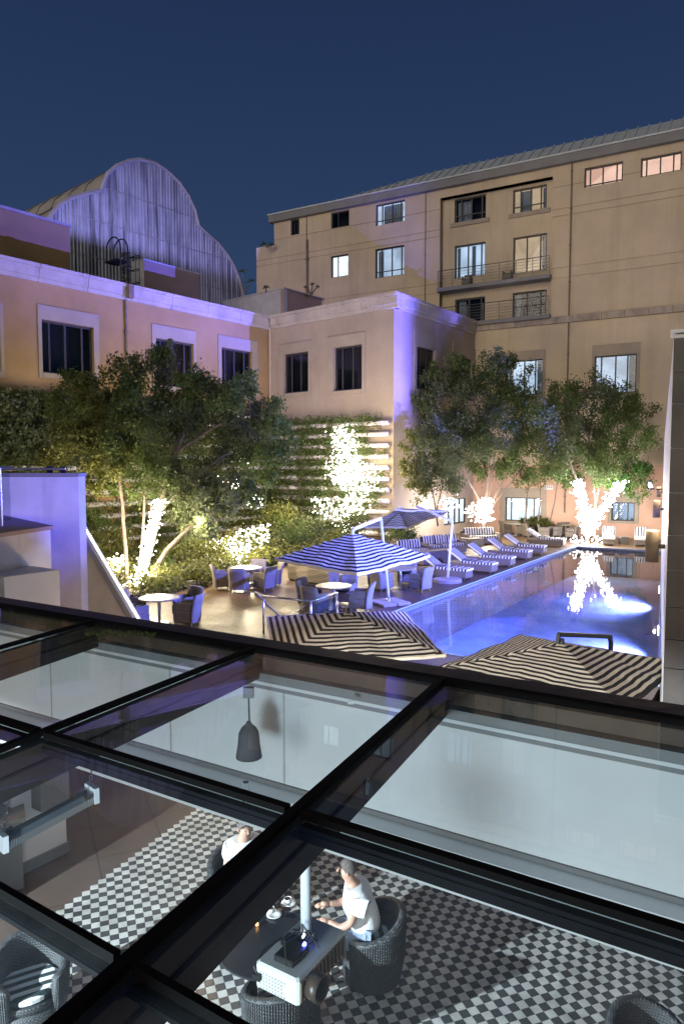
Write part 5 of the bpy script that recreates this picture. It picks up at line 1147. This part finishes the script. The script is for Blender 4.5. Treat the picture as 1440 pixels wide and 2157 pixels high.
MB().lathe([(0,.70),(.52,.70),(.54,.72),(.54,.735),(.53,.74),(0,.74)],32).build('table_top', mat('black_laminate',(.022,.024,.028),.25,.2,4), t); MB().lathe([(.04,.02),(.04,.70)],10).build('pedestal', M_['black'], t); MB().lathe([(0,.03),(.26,.02),(.27,0)],20).build('base', M_['black'], t)
ztab = ZF+.7405
def on_table(px,py,dz=0): q = P(px,py,ztab); return (q.x,q.y,ztab+dz)
def dish(px,py,r,lab,h=.02): o = MB().lathe([(0,.004),(r*.6,.004),(r,h),(r*.98,h+.003),(r*.55,.008),(0,.008)],22).build('saucer', M_['white'], None, True); o.location = on_table(px,py); tag(o,lab,'saucer'); return o
def cup(px,py,lab): o = MB().lathe([(0,.0),(.025,.0),(.042,.055),(.039,.055),(.028,.012),(0,.01)],18).build('coffee_cup', M_['white'], None, True); o.location = on_table(px,py,.009); tag(o,lab,'cup'); hd = MB(); hd.path([(.04,0,.045),(.06,0,.035),(.055,0,.015),(.033,0,.018)],.004,6); hd.build('handle', M_['white'], o); MB().lathe([(0,.048),(.037,.048)],16).build('coffee', M_['darkwood'], o)
dish(577,1930,.085,'white saucer nearest the candle under the first cup'); cup(570,1924,'white coffee cup beside the candle')
dish(608,1905,.085,'white saucer behind the projector pole'); cup(606,1904,'white coffee cup behind the projector pole')
o = MB().lathe([(0,0),(.03,0),(.034,.07),(.03,.07),(.027,.01),(0,.01)],14).build('water_glass', M_['pane']); o.location = on_table(548,1925); tag(o,'clear water glass behind the candle on the lounge table','glass')
t = thing('candle_holder', 'glowing amber glass candle holder on the black lounge table', 'candle', on_table(541,1952)); MB().lathe([(0,0),(.025,0),(.032,.03),(.03,.055),(.026,.055),(.026,.008),(0,.008)],14).build('glass_cup', M_['pane'], t); MB().lathe([(0,.012),(.016,.014),(.012,.045),(0,.06)],10).build('flame', emit('candle_flame',(1,.35,.08),9.), t)
o = MB().bev(-.06,.06,-.04,.04,0,.012,.004).build('ashtray', M_['pane']); o.location = on_table(612,1930); tag(o,'small glass dish with sugar near the pole','dish')

def skin_mesh(name, verts, edges, radii, m, parent, lv=2, root=0):
    me = bpy.data.meshes.new(name); me.from_pydata(verts, edges, []); me.materials.append(m); o = link(name, me, parent)
    md = o.modifiers.new('skin','SKIN'); md.use_smooth_shade = True
    sv_ = me.skin_vertices[0].data
    for i, r in enumerate(radii): sv_[i].radius = (r,r) if not hasattr(r,'__len__') else r; sv_[i].use_root = (i == root)
    s_ = o.modifiers.new('sub','SUBSURF'); s_.levels = lv; s_.render_levels = lv; return o
M_['skin'] = mat('skin', (.50,.30,.22), .5, .06, 8); M_['hair'] = mat('grey_brown_hair', (.13,.11,.10), .8, .3, 40, .4, 80); M_['tee'] = mat('white_cotton', (.80,.82,.84), .9, .05, 6, .3, 14); M_['denim'] = mat('pale_blue_shorts', (.22,.27,.36), .9, .15, 14, .3, 30)
def person(label, loc, rz, reach=1.0, lean=0.0):
    t = thing('person', label, 'person', loc, rz)
    V_ = [(0,0,.55),(.03,0,.72),(.07+lean,0,.92),(.12+lean,0,1.06),(.15+lean,0,1.14),(.19+lean,0,1.22),(.20+lean,0,1.31)]
    E_ = [(0,1),(1,2),(2,3),(3,4),(4,5),(5,6)]; R_ = [.125,.115,(.10,.13),.085,.055,.085,.078]
    for s in (-1,1):
        k = len(V_); V_ += [(.09+lean,s*.17,1.02),(.19,s*.235,.80),(.30,s*.22,.74),(.43*reach,s*.15,.775)]; R_ += [.07,.046,.042,.03]; E_ += [(3,k),(k,k+1),(k+1,k+2),(k+2,k+3)]
        k = len(V_); V_ += [(.06,s*.10,.53),(.46,s*.14,.53),(.47,s*.14,.30),(.44,s*.14,.08),(.56,s*.15,.045)]; R_ += [.095,.07,.058,.042,.035]; E_ += [(0,k),(k,k+1),(k+1,k+2),(k+2,k+3),(k+3,k+4)]
    skin_mesh('body', V_, E_, R_, M_['skin'], t)
    V2 = [(0,0,.54),(.03,0,.72),(.07+lean,0,.92),(.115+lean,0,1.03),(.135+lean,0,1.10)]; E2 = [(0,1),(1,2),(2,3),(3,4)]; R2 = [.19,.185,(.17,.205),(.15,.16),.085]
    for s in (-1,1): k = len(V2); V2 += [(.09+lean,s*.165,1.02),(.15,s*.22,.86)]; R2 += [.115,.098]; E2 += [(3,k),(k,k+1)]
    skin_mesh('shirt', V2, E2, R2, M_['tee'], t)
    V3 = [(0,0,.52)]; E3 = []; R3 = [.16]
    for s in (-1,1): k = len(V3); V3 += [(.08,s*.10,.53),(.40,s*.14,.53)]; R3 += [.115,.092]; E3 += [(0,k),(k,k+1)]
    skin_mesh('shorts', V3, E3, R3, M_['denim'], t)
    hd = Vector((.195+lean,0,1.265))
    hm = MB(); vs = []; n = 14
    for i in range(8):
        ph = R(-8+98*i/7)
        for k in range(n):
            a = 2*math.pi*k/n; front = max(0,math.cos(a)); rr = .094+.004*math.sin(k*5+i*3); z = math.sin(ph)*.112 if front < .3 else math.sin(max(ph,R(38)*front))*.112
            vs.append(hd+Vector((math.cos(a)*math.cos(ph)*rr*1.08-.012, math.sin(a)*math.cos(ph)*rr*.93, z+.012)))
    hm.add(vs,[(i*n+k,i*n+(k+1)%n,(i+1)*n+(k+1)%n,(i+1)*n+k) for i in range(7) for k in range(n)]); hm.build('hair', M_['hair'], t, True)
    fc = MB(); fc.path([hd+Vector((.085,0,.02)),hd+Vector((.108,0,-.015)),hd+Vector((.088,0,-.025))],[.008,.014,.010],6)
    for s in (-1,1): fc.path([hd+Vector((.0,s*.080,.015)),hd+Vector((-.008,s*.093,-.002)),hd+Vector((.002,s*.082,-.028))],[.008,.016,.008],6)
    fc.build('nose_and_ears', M_['skin'], t, True)
    ey = MB()
    for s in (-1,1): ey.path([hd+Vector((.083,s*.04,.012)),hd+Vector((.088,s*.026,.012))],[.006,.006],6)
    ey.path([hd+Vector((.084,-.022,-.052)),hd+Vector((.09,0,-.05)),hd+Vector((.084,.022,-.052))],.005,5); ey.build('eyes_and_mouth', M_['hair'], t)
    for s in (-1,1):
        w_ = Vector((.43*reach,s*.15,.775)); hn = MB(); hn.path([w_,w_+Vector((.05,-s*.008,0)),w_+Vector((.085,-s*.012,-.004))],[.026,.036,.030],8)
        for f in range(4): L_ = (.066,.076,.072,.056)[f]; b0 = w_+Vector((.078,-s*.012+(f-1.5)*.018,-.002)); hn.path([b0,b0+Vector((L_*.55,0,-.006)),b0+Vector((L_,0,-.022))],[.0095,.009,.007],6)
        b0 = w_+Vector((.03,-s*.032,0)); hn.path([b0,b0+Vector((.03,-s*.022,-.006)),b0+Vector((.055,-s*.026,-.014))],[.012,.011,.008],6); hn.build('hand', M_['skin'], t, True)
    return t
bc_z = zb1
for sx_, lab in ((.25,'left wicker chair on the upper balcony'),(.62,'right wicker chair on the upper balcony')):
    q = FRb.pt(rec[1]-(rec[1]-rec[0])*sx_, -.25, zb1); WC2.at(q, math.atan2(FRb.nn.y,FRb.nn.x), lab, 'wicker chairs on the balcony')
person('man in a white T-shirt leaning over the black lounge table', (.28,7.44,ZF), R(180), 1.0, .03)
person('guest in a white shirt mostly hidden behind the rafter', (c2p[0]+.02,c2p[1]-.02,ZF), R(-62), .95, .02)

# ================================================================== lamps
# blue flood on the pool wall: its housing cuts the beam off low and towards the trees
Lf = FWs.pt(25.5, .42, 3.35); fl = thing('floodlight', 'blue floodlight in a shielded housing high on the pool wall', 'floodlight', Lf)
az = math.atan2(38.5-Lf.y, -7-Lf.x); fdir = Vector((math.cos(az),math.sin(az),0)); fs_ = Vector((-fdir.y,fdir.x,0))
hb = MB(); el = R(17.0); d0 = .18
hb.hexa([fdir*-.05-fs_*.12+Vector((0,0,-.06)),fdir*d0-fs_*.3+Vector((0,0,-.06)),fdir*d0+fs_*.3+Vector((0,0,-.06)),fdir*-.05+fs_*.12+Vector((0,0,-.06)),fdir*-.05-fs_*.12+Vector((0,0,-.04)),fdir*d0-fs_*.3+Vector((0,0,d0*math.tan(el))),fdir*d0+fs_*.3+Vector((0,0,d0*math.tan(el))),fdir*-.05+fs_*.12+Vector((0,0,-.04))])
hb.build('bottom_shield', M_['black'], fl)
sb = MB(); azr = R(146.5)  # right-hand shield: stops the beam just right of the block's corner
rd_ = Vector((math.cos(azr),math.sin(azr),0)); rs_ = Vector((rd_.y,-rd_.x,0))
sb.hexa([rd_*.06+rs_*.012+Vector((0,0,-.06)),rd_*.24+rs_*.012+Vector((0,0,-.06)),rd_*.24+rs_*.035+Vector((0,0,-.06)),rd_*.06+rs_*.035+Vector((0,0,-.06)),rd_*.06+rs_*.012+Vector((0,0,.26)),rd_*.24+rs_*.012+Vector((0,0,.26)),rd_*.24+rs_*.035+Vector((0,0,.26)),rd_*.06+rs_*.035+Vector((0,0,.26))]); sb.build('side_shield', M_['black'], fl)
MB().bar(tuple(fdir*-.12+Vector((0,0,-.05))), tuple(-FWs.nn*.40+Vector((0,0,-.05))), .05, .05).build('bracket', M_['black'], fl)
FLOOD = lamp('SPOT','flood_light',Lf,46000,(.12,.11,1.0),.02,Lf+fdir*10+Vector((0,0,5.0)),86,.25)
# added flood on the plant room lights the gable, its shield shaping the cut-off
Lg = FLw.pt(15.9,-7.5,17.75); fg = thing('floodlight', 'added blue floodlight hidden on top of the plant room, aimed at the theatre gable', 'floodlight', Lg)
gd_ = -FLw.nn; gs_ = FLw.d; ge_ = math.atan2(22.0-Lg.z, -FLw.nn.dot(FG.o-Lg)); d1 = .2
hb = MB(); hb.hexa([gd_*-.05-gs_*.2+Vector((0,0,-.08)),gd_*d1-gs_*.7+Vector((0,0,-.08)),gd_*d1+gs_*.7+Vector((0,0,-.08)),gd_*-.05+gs_*.2+Vector((0,0,-.08)),gd_*-.05-gs_*.2+Vector((0,0,-.05)),gd_*d1-gs_*.7+Vector((0,0,d1*math.tan(ge_))),gd_*d1+gs_*.7+Vector((0,0,d1*math.tan(ge_))),gd_*-.05+gs_*.2+Vector((0,0,-.05))]); hb.build('bottom_shield', M_['black'], fg)
MB().path([(0,0,-.30),(0,0,-.08)],.03,8).build('stand', M_['black'], fg)
lamp('SPOT','added_gable_flood',Lg,4000,(.30,.30,1.0),.012,Lg+gd_*10+gs_*4.5+Vector((0,0,6)),120,.3)
# blue floods over the patio from the wall top
p2_ = FWs.pt(9.6,-.32,6.55); f2 = thing('floodlight', 'blue floodlight near the top of the pool wall aimed at the patio', 'floodlight', p2_); M = (Vector((-1,24,0))-p2_).to_track_quat('-Z','Y').to_matrix().to_4x4()
MB().lathe([(.20,-.056),(.20,.12),(.0,.16)],24).build('hood', M_['black'], f2, True); MB().bar((0,0,.15),(.28,-.12,-.4),.04,.04).build('bracket', M_['black'], f2)
lamp('SPOT','patio_flood',p2_,12500,(.13,.16,1.0),.03,(1.0,25.0,-4.),110,.4)
# light of the fairy lights, plus added fill for tree crown and paving
for (x,y,Y,e_) in ((300,1205,YL-.8,240),(325,1120,YL-.7,220),(755,960,36.0,340),(700,1040,35.5,260),(800,1000,36.0,110),(620,1050,34.5,160),(520,1120,29.0,420),(600,1135,25.5,60),(470,1140,26.0,50),(470,1020,32,110),(245,1190,27,130),(430,1120,31,260),(225,1090,24.2,200),(420,1100,24.0,160),(1020,1075,40.0,330)):
    lamp('POINT','fairy_and_fill_glow',D(x,y,Y),e_,(1,.84,.56),.25)
for (x,y,Y,e_) in ((1235,1110,38.5,330),(1215,1040,38.3,180),(1290,1040,38.3,180),(945,1070,41,160)): lamp('POINT','fairy_and_fill_glow',D(x,y,Y),e_,(.96,.93,1.0),.25)
# blue flood at the near end of the pool wall, washing the stair wall
p3_ = Vector((4.7,8.1,5.6)); f3 = thing('floodlight', 'blue floodlight at the near end of the pool wall aimed at the stair wall', 'floodlight', p3_); M = (Vector((-6.5,13.5,3.6))-p3_).to_track_quat('-Z','Y').to_matrix().to_4x4()
MB().lathe([(.09,-.06),(.12,-.02),(.10,.10),(.0,.12)],14,M).build('housing', M_['black'], f3, True); MB().bar((0,0,0),(.0,.75,0),.04,.04).build('bracket', M_['black'], f3)
lamp('SPOT','stair_flood',p3_+(Vector((-6.5,13.5,3.6))-p3_).normalized()*.14,6500,(.05,.06,1.0),.1,(-7.0,13.5,4.8),30,.7)
# lounge: a cool track spot on the left and added fill points without fixtures
ls = thing('track_spotlight', 'black spotlight on the left lighting the lounge floor through the open side', 'spotlight', (-8.6,1.4,2.15)); MB().lathe([(.05,-.02),(.055,.0),(.05,.14),(0,.16)],12,Matrix.Rotation(R(-55),4,'Y')).build('can', M_['black'], ls, True); MB().path([(0,0,.1),(0,0,.40)],.012,6).build('stem', M_['black'], ls)
lamp('SPOT','track_spot',(-8.5,1.5,2.1),8200,(.84,.93,1.0),.05,(.2,8.9,-3.6),58,.3)
lamp('POINT','lounge_warm_fill',(4.5,3.0,1.2),60,(1.0,.70,.44),.3)  # warm fill added to tint the lounge shadows
lamp('POINT','floor_warm_fill',(-2.4,11.2,1.3),70,(1.0,.66,.40),.25)  # added to brighten the brown floor, no lamp stands here
lamp('POINT','fascia_cool_fill',(-1.2,.6,2.85),185,(.70,.87,1.0),.3)  # added to brighten the fascia and its ledge
lamp('SPOT','block_wash_fill',(4.4,-1.0,7.2),13000,(.34,.28,1.0),.15,(-3,42,10.8),26,.8)  # unseen fill added for a lavender wash on the corner block
